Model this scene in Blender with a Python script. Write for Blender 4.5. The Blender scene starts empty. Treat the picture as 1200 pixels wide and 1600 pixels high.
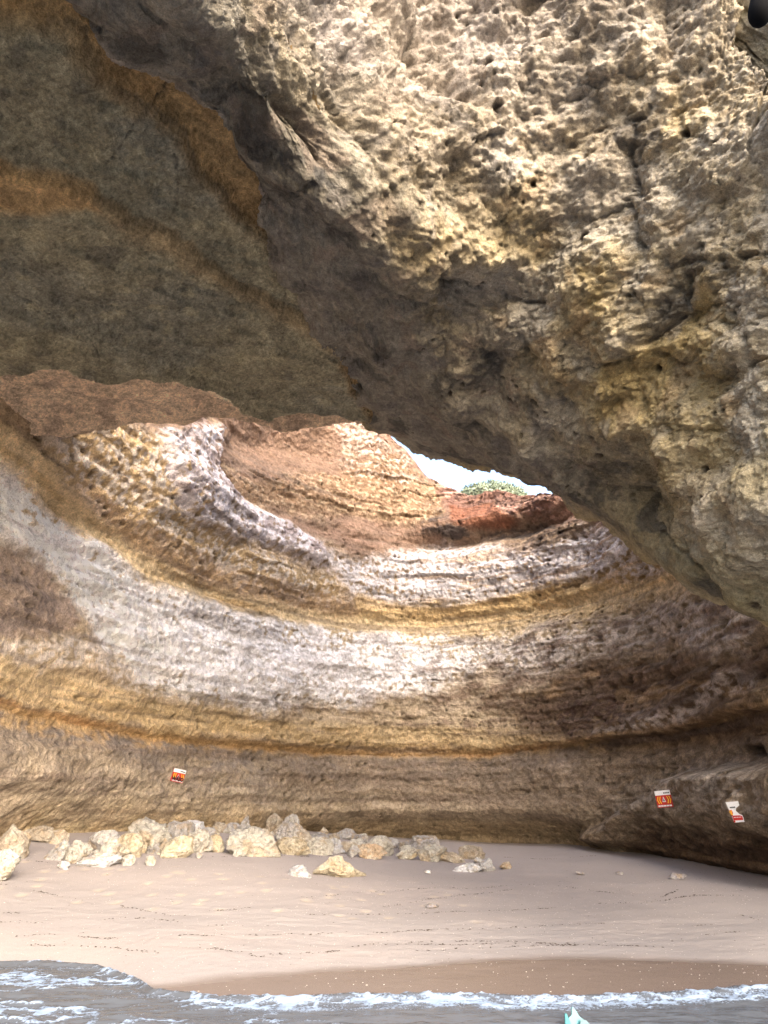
import bpy, bmesh, math, random
import numpy as np
from mathutils import Vector, Matrix, Euler

# ---------------------------------------------------------------- camera, sky, sun, exposure
scene = bpy.context.scene
cam_data = bpy.data.cameras.new('camera'); cam = bpy.data.objects.new('camera', cam_data)
scene.collection.objects.link(cam); scene.camera = cam
cam_data.sensor_fit = 'VERTICAL'; cam_data.sensor_height = 24.0; cam_data.sensor_width = 18.0
cam_data.lens = 24.0*1081/1600; cam_data.clip_start = 0.05; cam_data.clip_end = 5000
cam.location = (0, 0, 2.2); cam.rotation_euler = (math.radians(90)+math.atan(440/1081), 0, 0)
scene.render.resolution_x, scene.render.resolution_y = 768, 1024

SUN_ELEV, SUN_AZ = math.radians(30), math.radians(158)      # bearing from +Y towards +X
world = bpy.data.worlds.new('World'); scene.world = world; world.use_nodes = True
wn = world.node_tree; wn.nodes.clear()
sky = wn.nodes.new('ShaderNodeTexSky'); sky.sky_type = 'NISHITA'; sky.sun_disc = False
sky.sun_elevation = SUN_ELEV; sky.sun_rotation = SUN_AZ
sky.air_density = 1.0; sky.dust_density = 5.0; sky.ozone_density = 1.0
bg = wn.nodes.new('ShaderNodeBackground'); bg.inputs['Strength'].default_value = 0.15
wo = wn.nodes.new('ShaderNodeOutputWorld')
hs = wn.nodes.new('ShaderNodeHueSaturation'); hs.inputs['Saturation'].default_value = 1.0      # thin high cloud
wn.links.new(sky.outputs[0], hs.inputs['Color']); wn.links.new(hs.outputs[0], bg.inputs[0]); wn.links.new(bg.outputs[0], wo.inputs[0])

sun_data = bpy.data.lights.new('sun', 'SUN'); sun_data.energy = 0.5; sun_data.angle = math.radians(32)
sun_data.color = (1.0, 0.98, 0.95)
sun = bpy.data.objects.new('sun', sun_data); scene.collection.objects.link(sun)
sd = Vector((math.sin(SUN_AZ)*math.cos(SUN_ELEV), math.cos(SUN_AZ)*math.cos(SUN_ELEV), math.sin(SUN_ELEV)))
sun.rotation_euler = sd.to_track_quat('Z', 'Y').to_euler()

vs = scene.view_settings
vs.view_transform = 'Standard'; vs.look = 'None'; vs.gamma = 1.0; vs.use_curve_mapping = False
vs.exposure = 2.42
scene.render.engine = 'CYCLES'
scene.cycles.max_bounces = 10; scene.cycles.diffuse_bounces = 8; scene.cycles.glossy_bounces = 3
scene.cycles.use_denoising = True
random.seed(4); rng = np.random.default_rng(11)

# ---------------------------------------------------------------- maths helpers
from concurrent.futures import ThreadPoolExecutor
POOL = ThreadPoolExecutor(8)
def _hash(ix, iy, iz, seed):
    h = (ix.astype(np.uint32)*np.uint32(374761393) + iy.astype(np.uint32)*np.uint32(668265263)
         + iz.astype(np.uint32)*np.uint32(2147483647) + np.uint32((seed*974711 + 12345) & 0xffffffff))
    h = (h ^ (h >> np.uint32(13)))*np.uint32(1274126177)
    h = (h ^ (h >> np.uint32(16)))*np.uint32(2246822519)
    return h ^ (h >> np.uint32(15))

GRAD = np.array([(1,1,0),(-1,1,0),(1,-1,0),(-1,-1,0),(1,0,1),(-1,0,1),(1,0,-1),(-1,0,-1),
                 (0,1,1),(0,-1,1),(0,1,-1),(0,-1,-1),(1,1,0),(-1,1,0),(0,-1,1),(0,-1,-1)], np.float32)

def chunked(fn, P, *a):
    """run a noise function over slices of the points on several threads"""
    sh = P.shape[:-1]; Q = P.reshape(-1, 3)
    if len(Q) < 20000: return fn(P, *a)
    parts = list(POOL.map(lambda q: fn(q, *a), np.array_split(Q, max(8, len(Q)//30000))))
    if isinstance(parts[0], tuple): return tuple(np.concatenate(k).reshape(sh) for k in zip(*parts))
    return np.concatenate(parts).reshape(sh)

def perlin(P, seed=0): return chunked(_perlin, np.asarray(P, np.float32), seed)

def _perlin(P, seed=0):
    F = np.floor(P); I = F.astype(np.int32); f = P - F
    u = f*f*f*(f*(f*6-15)+10)
    out = 0
    for dx in (0, 1):
        wx = u[..., 0] if dx else 1-u[..., 0]
        for dy in (0, 1):
            wy = u[..., 1] if dy else 1-u[..., 1]
            for dz in ((0, 1) if f[..., 2].any() else (0,)):
                wz = u[..., 2] if dz else 1-u[..., 2]
                g = GRAD[_hash(I[..., 0]+dx, I[..., 1]+dy, I[..., 2]+dz, seed) & np.uint32(15)]
                out = out + wx*wy*wz*(g[..., 0]*(f[..., 0]-dx)+g[..., 1]*(f[..., 1]-dy)+g[..., 2]*(f[..., 2]-dz))
    return out

def fbm(P, scale, octaves=4, seed=0, gain=0.5, kind='fbm'):
    P = np.asarray(P, np.float32)/np.float32(scale)
    a, s, tot = 1.0, 0, 0; flat = not P[..., 2].any(); off = np.array([17.3, 17.3, 17. if flat else 17.3], np.float32)
    for o in range(octaves):
        n = perlin(P*np.float32(2.03**o) + off*np.float32(o), seed+o*7)
        if kind == 'billow': n = np.abs(n)*2-0.45
        elif kind == 'ridge': n = 0.55-np.abs(n)*2
        s = s + a*n; tot += a; a *= gain
    return s/tot*1.4

def worley(P, scale, seed=0):
    """distance to the nearest feature point (in cells), a random value of that cell, and how far the second nearest is beyond it"""
    return chunked(_worley, np.asarray(P, np.float32)/np.float32(scale), seed)

def _worley(P, seed):
    I = np.floor(P).astype(np.int32); f = P-np.floor(P); flat = not P[..., 2].any()
    best = np.full(P.shape[:-1], 9., np.float32); sec = best.copy(); val = np.zeros(P.shape[:-1], np.float32)
    for dx in (-1, 0, 1):
        for dy in (-1, 0, 1):
            for dz in ((0,) if flat else (-1, 0, 1)):
                h = _hash(I[..., 0]+dx, I[..., 1]+dy, I[..., 2]+dz, seed)
                ox = (h & np.uint32(1023)).astype(np.float32)/1023.; oy = ((h >> np.uint32(10)) & np.uint32(1023)).astype(np.float32)/1023.
                oz = 0. if flat else ((h >> np.uint32(20)) & np.uint32(1023)).astype(np.float32)/1023.
                d = (dx+ox-f[..., 0])**2+(dy+oy-f[..., 1])**2+(dz+oz-f[..., 2])**2
                m = d < best
                sec = np.where(m, best, np.minimum(sec, d)); best = np.where(m, d, best)
                val = np.where(m, ((h*np.uint32(2654435761)) >> np.uint32(8) & np.uint32(4095)).astype(np.float32)/4095., val)
    best = np.sqrt(best)
    return best, val, np.sqrt(sec)-best

def sstep(a, b, x):
    t = np.clip((np.asarray(x)-a)*(1/(b-a)), 0, 1); return t*t*(3-2*t)

def lerp(a, b, t): return a+(b-a)*t

def spline(pts, n):
    """centripetal-ish Catmull-Rom through pts, n samples even in arc length"""
    p = np.array(pts, float); p = np.vstack([2*p[0]-p[1], p, 2*p[-1]-p[-2]])
    out = []
    for i in range(1, len(p)-2):
        t = np.linspace(0, 1, 60, endpoint=False)[:, None]
        a, b, c, d = p[i-1:i+3]
        out.append(0.5*((2*b)+(-a+c)*t+(2*a-5*b+4*c-d)*t*t+(-a+3*b-3*c+d)*t**3))
    q = np.vstack(out+[p[-2:-1]])
    L = np.r_[0, np.cumsum(np.linalg.norm(np.diff(q, axis=0), axis=1))]
    s = np.linspace(0, L[-1], n)
    return np.stack([np.interp(s, L, q[:, k]) for k in range(q.shape[1])], -1), s

def seg_dist(X, Y, line, reach=2.0):
    """distance to a polyline, worked out only near it (else `reach`)"""
    l = np.array(line, np.float32); X = np.asarray(X, np.float32); Y = np.asarray(Y, np.float32)
    near = (X > l[:, 0].min()-reach) & (X < l[:, 0].max()+reach) & (Y > l[:, 1].min()-reach) & (Y < l[:, 1].max()+reach)
    out = np.full(X.shape, reach, np.float32); x, y = X[near], Y[near]
    if len(x):
        d = np.full(x.shape, reach*reach, np.float32)
        for (ax, ay), (bx, by) in zip(l[:-1], l[1:]):
            vx, vy = bx-ax, by-ay
            t = np.clip(((x-ax)*vx+(y-ay)*vy)*np.float32(1/(vx*vx+vy*vy+1e-9)), 0, 1)
            d = np.minimum(d, (x-ax-t*vx)**2+(y-ay-t*vy)**2)
        out[near] = np.sqrt(d)
    return out

def poly_sd(X, Y, poly, reach=2.0):
    """signed distance to a polygon, positive inside"""
    pts = list(poly)+[poly[0]]
    d = seg_dist(X, Y, pts, reach); l = np.array(poly)
    near = (X > l[:, 0].min()) & (X < l[:, 0].max()) & (Y > l[:, 1].min()) & (Y < l[:, 1].max())
    x, y = X[near], Y[near]; inside = np.zeros(x.shape, bool)
    for (ax, ay), (bx, by) in zip(pts[:-1], pts[1:]):
        if ay != by: inside ^= ((ay > y) != (by > y)) & (x < (bx-ax)*(y-ay)/(by-ay)+ax)
    s = np.full(X.shape, -1, np.float32); s[near] = np.where(inside, 1, -1)
    return d*s

# ---------------------------------------------------------------- the plan of the cave and its wall
PLAN = [(-10.2, 2.0), (-9.2, 6.0), (-8.4, 9.5), (-7.9, 12.4), (-7.1, 16.4), (-5.3, 20.6), (-2.6, 24.2), (0.6, 26.0),
        (4.0, 25.2), (6.6, 22.6), (7.9, 19.4), (8.3, 16.0), (8.6, 12.5), (9.4, 8.0), (11.0, 3.0)]
CENTRE = np.array([0.4, 16.5])

def wall_plan(n):
    c, s = spline(PLAN, n)
    t = np.gradient(c, axis=0); t /= np.linalg.norm(t, axis=1)[:, None]
    nrm = np.stack([t[:, 1], -t[:, 0]], -1)
    flip = np.sign(np.sum((CENTRE-c)*nrm, 1).mean()); nrm *= flip
    az = np.degrees(np.arctan2(c[:, 0], c[:, 1]))
    return c, s, nrm, az

def wall_top(az):
    return np.interp(az, [-40, -12, -1, 2, 4, 5.5, 8, 11, 17, 20, 30], [15.5, 16.5, 16.8, 15.6, 14.7, 14.1, 13.45, 13.1, 11.9, 11.9, 13.0])

def wall_profile(az, z):
    """large-scale inward offset of the wall (metres), by bearing and height"""
    left = 1-sstep(-22, -10, az); right = sstep(14, 20, az); mid = (1-left)*(1-right)
    o = np.zeros(np.broadcast(az, z).shape)
    # notch worn at the foot, deepest right of the rock pile
    o = o - 0.9*left*(1-sstep(0.9, 3.0, z)) - (0.15+1.0*sstep(-9, -3, az)*(1-sstep(12, 17, az)))*(1-sstep(0.7, 1.75, z))
    # three thick beds that swell out between the soft layers
    for z0, z1, amp in ((1.4, 3.45, .16), (3.6, 7.7, .26), (8.3, 11.2, .34)):
        t = np.clip((z-z0)/(z1-z0), 0, 1); o = o+amp*(np.sin(np.pi*t)**.6)
    # the wall leans inwards on the left, under the roof
    o = o+left*0.16*np.clip(z-6.5, 0, 4)**1.25
    o = o+mid*0.05*np.clip(z-5, 0, 6)
    # smooth hollow high on the left of the opening
    # red bed: overhangs a dark recess then lies back
    rb = sstep(1.5, 4.5, az)*(1-right*.5)
    o = o-rb*0.55*np.exp(-((z-11.25)/.38)**2)+rb*.25*np.exp(-((z-12.0)/.35)**2)-rb*.55*np.clip(z-12.1, 0, 3)
    # buttress on the right that carries the two boards
    return o

# ---------------------------------------------------------------- the beach
SEA = 0.35
def shore_r(az): return np.interp(az, EDGE_AZ, EDGE_R)
def sand_height(x, y):
    az = np.degrees(np.arctan2(x, np.maximum(y, .5))); r = np.hypot(x, y)
    azc = np.clip(az, -36, 36)
    re = shore_r(azc)
    rw = np.interp(azc, WALL_AZ, WALL_R)
    zw = np.interp(azc, [-36, -27, -18, -7, 0, 7, 16, 26, 36], [1.5, 1.40, 1.32, 1.12, .78, .62, .66, .6, .6])
    t = (r-re)/(rw-re)
    up = SEA+(zw-SEA)*np.clip(t, 0, 1.15)**.92
    return np.where(t > 0, up, SEA+np.maximum(-.10*(re-r), -.8))

def ceiling_z(x, y): return 9.4+0.12*np.minimum(x+2, 0)

# ---------------------------------------------------------------- the arch as a net of points
def resample(A, axis, n, wts):
    A = np.moveaxis(A, axis, 0); m = len(A)
    p = np.concatenate([2*A[:1]-A[1:2], A, 2*A[-1:]-A[-2:-1]])
    t = np.interp(np.linspace(0, 1, n), np.linspace(0, 1, len(wts)), wts)
    i = np.clip(t.astype(int), 0, m-2); f = (t-i).reshape(-1, *([1]*(A.ndim-1)))
    a, b, c, d = p[i], p[i+1], p[i+2], p[i+3]
    out = .5*((2*b)+(-a+c)*f+(2*a-5*b+4*c-d)*f*f+(-a+3*b-3*c+d)*f**3)
    return np.moveaxis(out, 0, axis), t

def blur(A, k, axis):
    pad = [(0, 0)]*A.ndim; pad[axis] = (k, k)
    B = np.cumsum(np.pad(A, pad, mode='edge'), axis=axis)
    z = np.take(B, [0], axis=axis)*0; B = np.concatenate([z, B], axis)
    n = A.shape[axis]
    return (np.take(B, np.arange(2*k+1, 2*k+1+n), axis=axis)-np.take(B, np.arange(0, n), axis=axis))/(2*k+1)

def arch_net(A, NU, NR):
    cw = np.r_[np.linspace(0, 1, 3)[:-1], np.linspace(1, 10, 19), 11, 12]
    G, tu = resample(np.array(A), 0, NU, cw)
    rw = np.r_[0, 1.6, 3, np.linspace(3.6, 8.3, 16), 9, 10]
    G, tv = resample(G, 1, NR, rw)
    G = blur(blur(G, NU//54, 0), NR//106, 1)
    U, V = np.meshgrid(tu, tv, indexing='ij')
    return G, U, V

def seg_dist3(P, line, reach=1.5):
    l = np.array(line, np.float32); out = np.full(P.shape[:-1], reach, np.float32)
    near = np.all((P > l.min(0)-reach) & (P < l.max(0)+reach), -1); Q = P[near].astype(np.float32)
    if len(Q):
        d = np.full(len(Q), reach*reach, np.float32)
        for a, b in zip(l[:-1], l[1:]):
            v = b-a; t = np.clip(((Q-a)@v)/(v@v+1e-9), 0, 1)
            d = np.minimum(d, np.sum((Q-a-t[:, None]*v)**2, -1))
        out[near] = np.sqrt(d)
    return out

# ---------------------------------------------------------------- where things are (metres)
EDGE_AZ = np.array([-30.66, -25.32, -22.3, -19.51, -16.75, -15.86, -11.84, -6.63, 4.44, 13.1, 19.28, 25.07, 30.36])
EDGE_R = np.array([11.3, 10.46, 10.25, 9.86, 8.98, 8.55, 8.19, 7.98, 8.09, 8.16, 8.59, 9.24, 9.88])
WET_AZ = np.array([-30.66, -25.33, -19.52, -15.72, -11.94, -6.72, 0.0, 5.42, 11.19, 17.56, 25.35, 30.62])
WET_R = np.array([11.18, 10.42, 9.78, 8.84, 8.89, 9.01, 9.35, 9.69, 9.98, 10.16, 10.49, 10.94])
WALL_AZ = np.array([-40.0, -37.5, -35.0, -32.5, -30.0, -27.5, -25.0, -22.5, -20.0, -17.5, -15.0, -12.5, -10.0, -7.5, -5.0, -2.5, 0.0, 2.5, 5.0, 7.5, 10.0, 12.5, 15.0, 17.5, 20.0, 22.5, 25.0, 27.5, 30.0, 32.5, 35.0, 37.5, 40.0])
WALL_R = np.array([14.3, 14.88, 15.51, 16.25, 17.09, 17.98, 18.85, 19.67, 20.35, 20.99, 21.62, 22.3, 23.15, 24.38, 25.87, 26.52, 26.94, 27.1, 27.04, 26.82, 26.46, 25.93, 24.85, 23.28, 22.21, 21.01, 19.62, 18.23, 17.06, 16.04, 15.24, 14.57, 13.99])
SLAB_NEAR = [(-4.32, 4.0), (-3.74, 4.42), (-3.23, 4.66), (-2.98, 5.02), (-2.78, 5.64), (-2.39, 6.1), (-2.22, 6.7), (-1.79, 7.5), (-1.26, 8.41), (-0.76, 9.67), (-0.36, 12.19), (-0.14, 13.57)]
SLAB_STEP = [(-5.22, 5.25), (-4.73, 5.57), (-4.44, 5.82), (-4.14, 6.12), (-3.72, 6.38), (-3.31, 6.78), (-2.84, 7.45), (-2.36, 8.09), (-1.72, 8.85), (-1.06, 9.5), (-0.45, 10.12), (0.46, 10.61)]
SLAB_FAR = [(-8.39, 9.7), (-7.13, 9.65), (-6.43, 9.88), (-5.67, 9.94), (-4.84, 10.43), (-3.88, 10.57), (-3.15, 11.08), (-2.76, 11.86), (-2.29, 12.47), (-1.62, 12.32), (-0.97, 12.3), (-0.33, 12.54), (0.67, 12.87)]
ROOF_FAR = [(-10.23, 12.27), (-8.88, 12.52), (-7.96, 12.73), (-7.21, 12.78), (-5.53, 12.87), (-4.36, 12.96), (-3.39, 12.86), (-2.97, 13.09), (-2.41, 13.5)]
CRACKS = [[(-2.36, 4.86), (-2.4, 5.14), (-2.54, 5.58), (-2.86, 5.79), (-3.38, 6.2)], [(-4.67, 9.39), (-4.76, 9.92), (-4.64, 10.44)], [(-2.53, 6.18), (-2.74, 6.85), (-2.84, 7.11)], [(-1.51, 8.18), (-1.63, 9.4), (-1.89, 10.12)], [(-1.47, 10.32), (-1.15, 10.62), (-0.7, 10.72)], [(-5.53, 8.09), (-5.12, 8.58), (-4.83, 9.28)]]
CEIL_PATCH = [(-5.09, 5.7), (-4.45, 5.85), (-4.14, 6.12), (-3.72, 6.38), (-3.66, 6.64), (-4.09, 6.54), (-4.76, 6.46), (-5.4, 6.24)]
ARCH = [[(-2.76, 3.98, 17.2), (-1.86, 7.48, 16.4), (-2.36, 5.54, 11.56), (-2.78, 3.89, 9.61), (-3.01, 3.01, 9.16), (-2.55, 2.81, 8.86), (-2.09, 2.61, 8.8), (-1.33, 3.99, 13.52), (1.43, 4.37, 17.12), (1.43, 4.72, 18.92), (1.43, 6.32, 19.92)], [(-2.37, 5.15, 17.2), (-1.47, 8.64, 16.4), (-1.97, 6.7, 11.61), (-2.4, 5.06, 9.66), (-2.62, 4.18, 9.21), (-2.16, 4.0, 8.98), (-1.69, 3.82, 9.0), (-0.33, 5.39, 12.58), (1.92, 5.26, 14.35), (1.92, 5.61, 16.15), (1.92, 7.21, 17.15)], [(-1.75, 6.58, 17.2), (-0.85, 10.08, 16.4), (-1.35, 8.14, 11.68), (-1.78, 6.49, 9.73), (-2.0, 5.61, 9.28), (-1.55, 5.35, 9.14), (-1.09, 5.08, 9.23), (0.7, 6.16, 12.04), (2.87, 5.27, 12.75), (2.87, 5.62, 14.55), (2.87, 7.22, 15.55)], [(-1.18, 8.84, 17.2), (-0.28, 12.33, 16.4), (-0.78, 10.39, 11.68), (-1.2, 8.74, 9.73), (-1.43, 7.87, 9.28), (-0.84, 7.28, 9.1), (-0.24, 6.7, 9.16), (1.56, 6.62, 10.79), (3.73, 5.32, 11.42), (3.73, 5.67, 13.22), (3.73, 7.27, 15.4)], [(-0.26, 12.96, 17.2), (0.64, 16.45, 16.4), (0.14, 14.51, 11.68), (-0.28, 12.86, 9.73), (-0.51, 11.99, 9.28), (0.15, 10.48, 8.96), (0.8, 8.96, 8.87), (2.32, 7.34, 9.71), (4.14, 5.52, 10.22), (4.14, 5.87, 12.02), (4.14, 7.47, 15.4)], [(0.37, 14.2, 17.2), (0.46, 17.79, 16.4), (0.41, 15.79, 11.71), (0.37, 14.1, 9.76), (0.34, 13.2, 9.31), (0.85, 11.45, 8.74), (1.36, 9.7, 8.41), (2.72, 7.52, 8.86), (4.35, 5.61, 9.58), (4.35, 5.96, 11.38), (4.35, 7.56, 15.4)], [(1.96, 13.66, 17.2), (2.48, 17.22, 16.4), (2.19, 15.24, 10.8), (1.95, 13.56, 8.85), (1.82, 12.67, 8.4), (2.11, 11.29, 7.99), (2.4, 9.91, 7.81), (3.18, 7.67, 8.01), (4.58, 5.68, 8.76), (4.58, 6.03, 10.56), (4.58, 7.63, 15.4)], [(3.37, 12.76, 17.2), (4.29, 16.24, 16.4), (3.78, 14.31, 9.96), (3.34, 12.67, 8.01), (3.11, 11.8, 7.56), (3.23, 10.82, 7.23), (3.35, 9.84, 7.14), (3.86, 7.57, 7.14), (4.75, 5.67, 7.73), (4.75, 6.02, 9.53), (4.75, 7.62, 15.4)], [(4.2, 11.77, 17.2), (5.41, 15.16, 16.4), (4.74, 13.28, 8.8), (4.17, 11.68, 6.85), (3.87, 10.83, 6.4), (3.89, 10.07, 6.25), (3.91, 9.31, 6.35), (4.11, 7.33, 6.44), (4.82, 5.61, 7.09), (4.82, 5.96, 8.89), (4.82, 7.56, 15.4)], [(4.7, 10.82, 17.2), (5.82, 13.39, 16.4), (5.34, 12.29, 7.68), (4.66, 10.73, 5.73), (4.3, 9.91, 5.28), (4.27, 9.32, 5.3), (4.24, 8.73, 5.56), (4.27, 7.0, 5.75), (4.82, 5.48, 6.43), (4.82, 5.83, 8.23), (4.82, 7.43, 15.4)], [(5.32, 9.4, 17.2), (6.7, 11.83, 16.4), (6.11, 10.79, 6.74), (5.27, 9.31, 4.79), (4.83, 8.53, 4.34), (4.73, 8.12, 4.4), (4.64, 7.71, 4.69), (4.59, 6.43, 4.96), (4.9, 5.14, 5.55), (4.9, 5.49, 7.35), (4.9, 7.09, 15.4)], [(5.82, 7.64, 17.2), (7.51, 9.86, 16.4), (6.79, 8.91, 6.01), (5.76, 7.56, 4.06), (5.21, 6.84, 3.61), (5.12, 6.6, 3.65), (5.02, 6.36, 3.94), (4.83, 5.47, 4.14), (4.92, 4.54, 4.61), (4.92, 4.89, 6.41), (4.92, 6.49, 15.4)], [(6.02, 5.57, 17.2), (8.07, 7.47, 16.4), (7.19, 6.66, 5.21), (5.94, 5.5, 3.26), (5.28, 4.89, 2.81), (5.2, 4.76, 2.8), (5.11, 4.63, 3.03), (4.97, 4.19, 3.22), (4.84, 3.54, 3.57), (4.84, 3.89, 5.37), (4.84, 5.49, 15.4)]]  # unseen back rim of the arch is extended and raised to block light
CLEFTS = [[(3.3, 6.12, 10.22), (3.16, 6.36, 10.04), (3.15, 6.56, 9.78), (3.22, 6.7, 9.38), (3.2, 6.85, 9.12), (3.27, 7.0, 8.73)], [(3.72, 6.85, 8.13), (3.7, 7.07, 7.85), (3.56, 7.39, 7.73), (3.4, 7.7, 7.7)], [(4.37, 6.15, 7.87), (4.02, 6.49, 8.13), (3.81, 6.66, 8.26), (3.61, 6.89, 8.3)], [(0.49, 6.11, 11.84), (0.41, 6.16, 11.29), (0.47, 6.24, 11.03), (0.86, 6.43, 11.01)], [(4.29, 6.35, 12.62), (4.48, 6.42, 12.16), (4.35, 5.79, 11.02), (4.92, 5.83, 11.16)], [(0.73, 7.91, 9.2), (0.93, 8.13, 9.17), (1.79, 8.35, 8.99), (2.29, 8.1, 8.73)], [(1.98, 8.88, 8.4), (2.54, 8.97, 7.95), (2.7, 9.36, 7.72)], [(2.8, 8.57, 7.89), (3.37, 7.87, 7.63), (4.03, 7.3, 6.96), (4.36, 6.58, 6.77)], [(2.73, 10.11, 7.58), (3.5, 10.44, 6.89), (3.9, 9.74, 6.27)], [(4.0, 10.11, 5.99), (4.2, 9.31, 5.5), (4.4, 8.86, 5.07)], [(-1.97, 5.57, 9.24), (-1.68, 5.38, 9.15), (-1.25, 5.27, 9.01), (-0.94, 5.62, 9.1)], [(-0.86, 5.62, 9.17), (-0.76, 5.89, 9.13), (-0.71, 6.04, 9.11)], [(2.39, 6.78, 10.25), (2.56, 6.64, 10.28), (2.97, 6.37, 10.24), (3.29, 6.17, 10.15)]]
DARKS = [[(2.99, 6.38, 10.21), (3.23, 6.27, 10.08), (3.37, 6.29, 9.86)], [(-1.5, 5.95, 9.16), (-0.98, 5.99, 9.03), (-0.61, 6.23, 9.11)], [(-1.24, 6.78, 9.14), (-0.66, 6.77, 9.02), (-0.36, 7.19, 9.0)], [(-0.73, 7.63, 9.09), (-0.02, 7.78, 8.98)], [(0.78, 6.53, 10.55), (1.05, 6.67, 10.5)], [(1.69, 11.69, 8.28), (2.4, 11.72, 7.89), (3.21, 11.32, 7.31), (3.83, 10.73, 6.39)], [(0.81, 13.22, 9.08), (1.59, 12.84, 8.57)], [(3.77, 6.76, 8.18), (4.17, 6.39, 7.93)], [(3.42, 7.4, 7.93), (3.68, 6.94, 8.06)], [(0.37, 8.31, 8.96), (1.41, 9.24, 8.57), (2.1, 9.85, 8.0)]]
BRIGHTS = [[(-0.0, 5.88, 11.08), (0.32, 6.15, 11.0)], [(1.89, 6.51, 10.88), (2.53, 6.4, 10.6)], [(3.58, 5.64, 10.72), (4.68, 6.27, 10.79)], [(2.46, 7.12, 9.83), (3.01, 6.61, 9.87)], [(4.17, 8.3, 5.75), (4.42, 7.71, 5.17)]]
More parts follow.
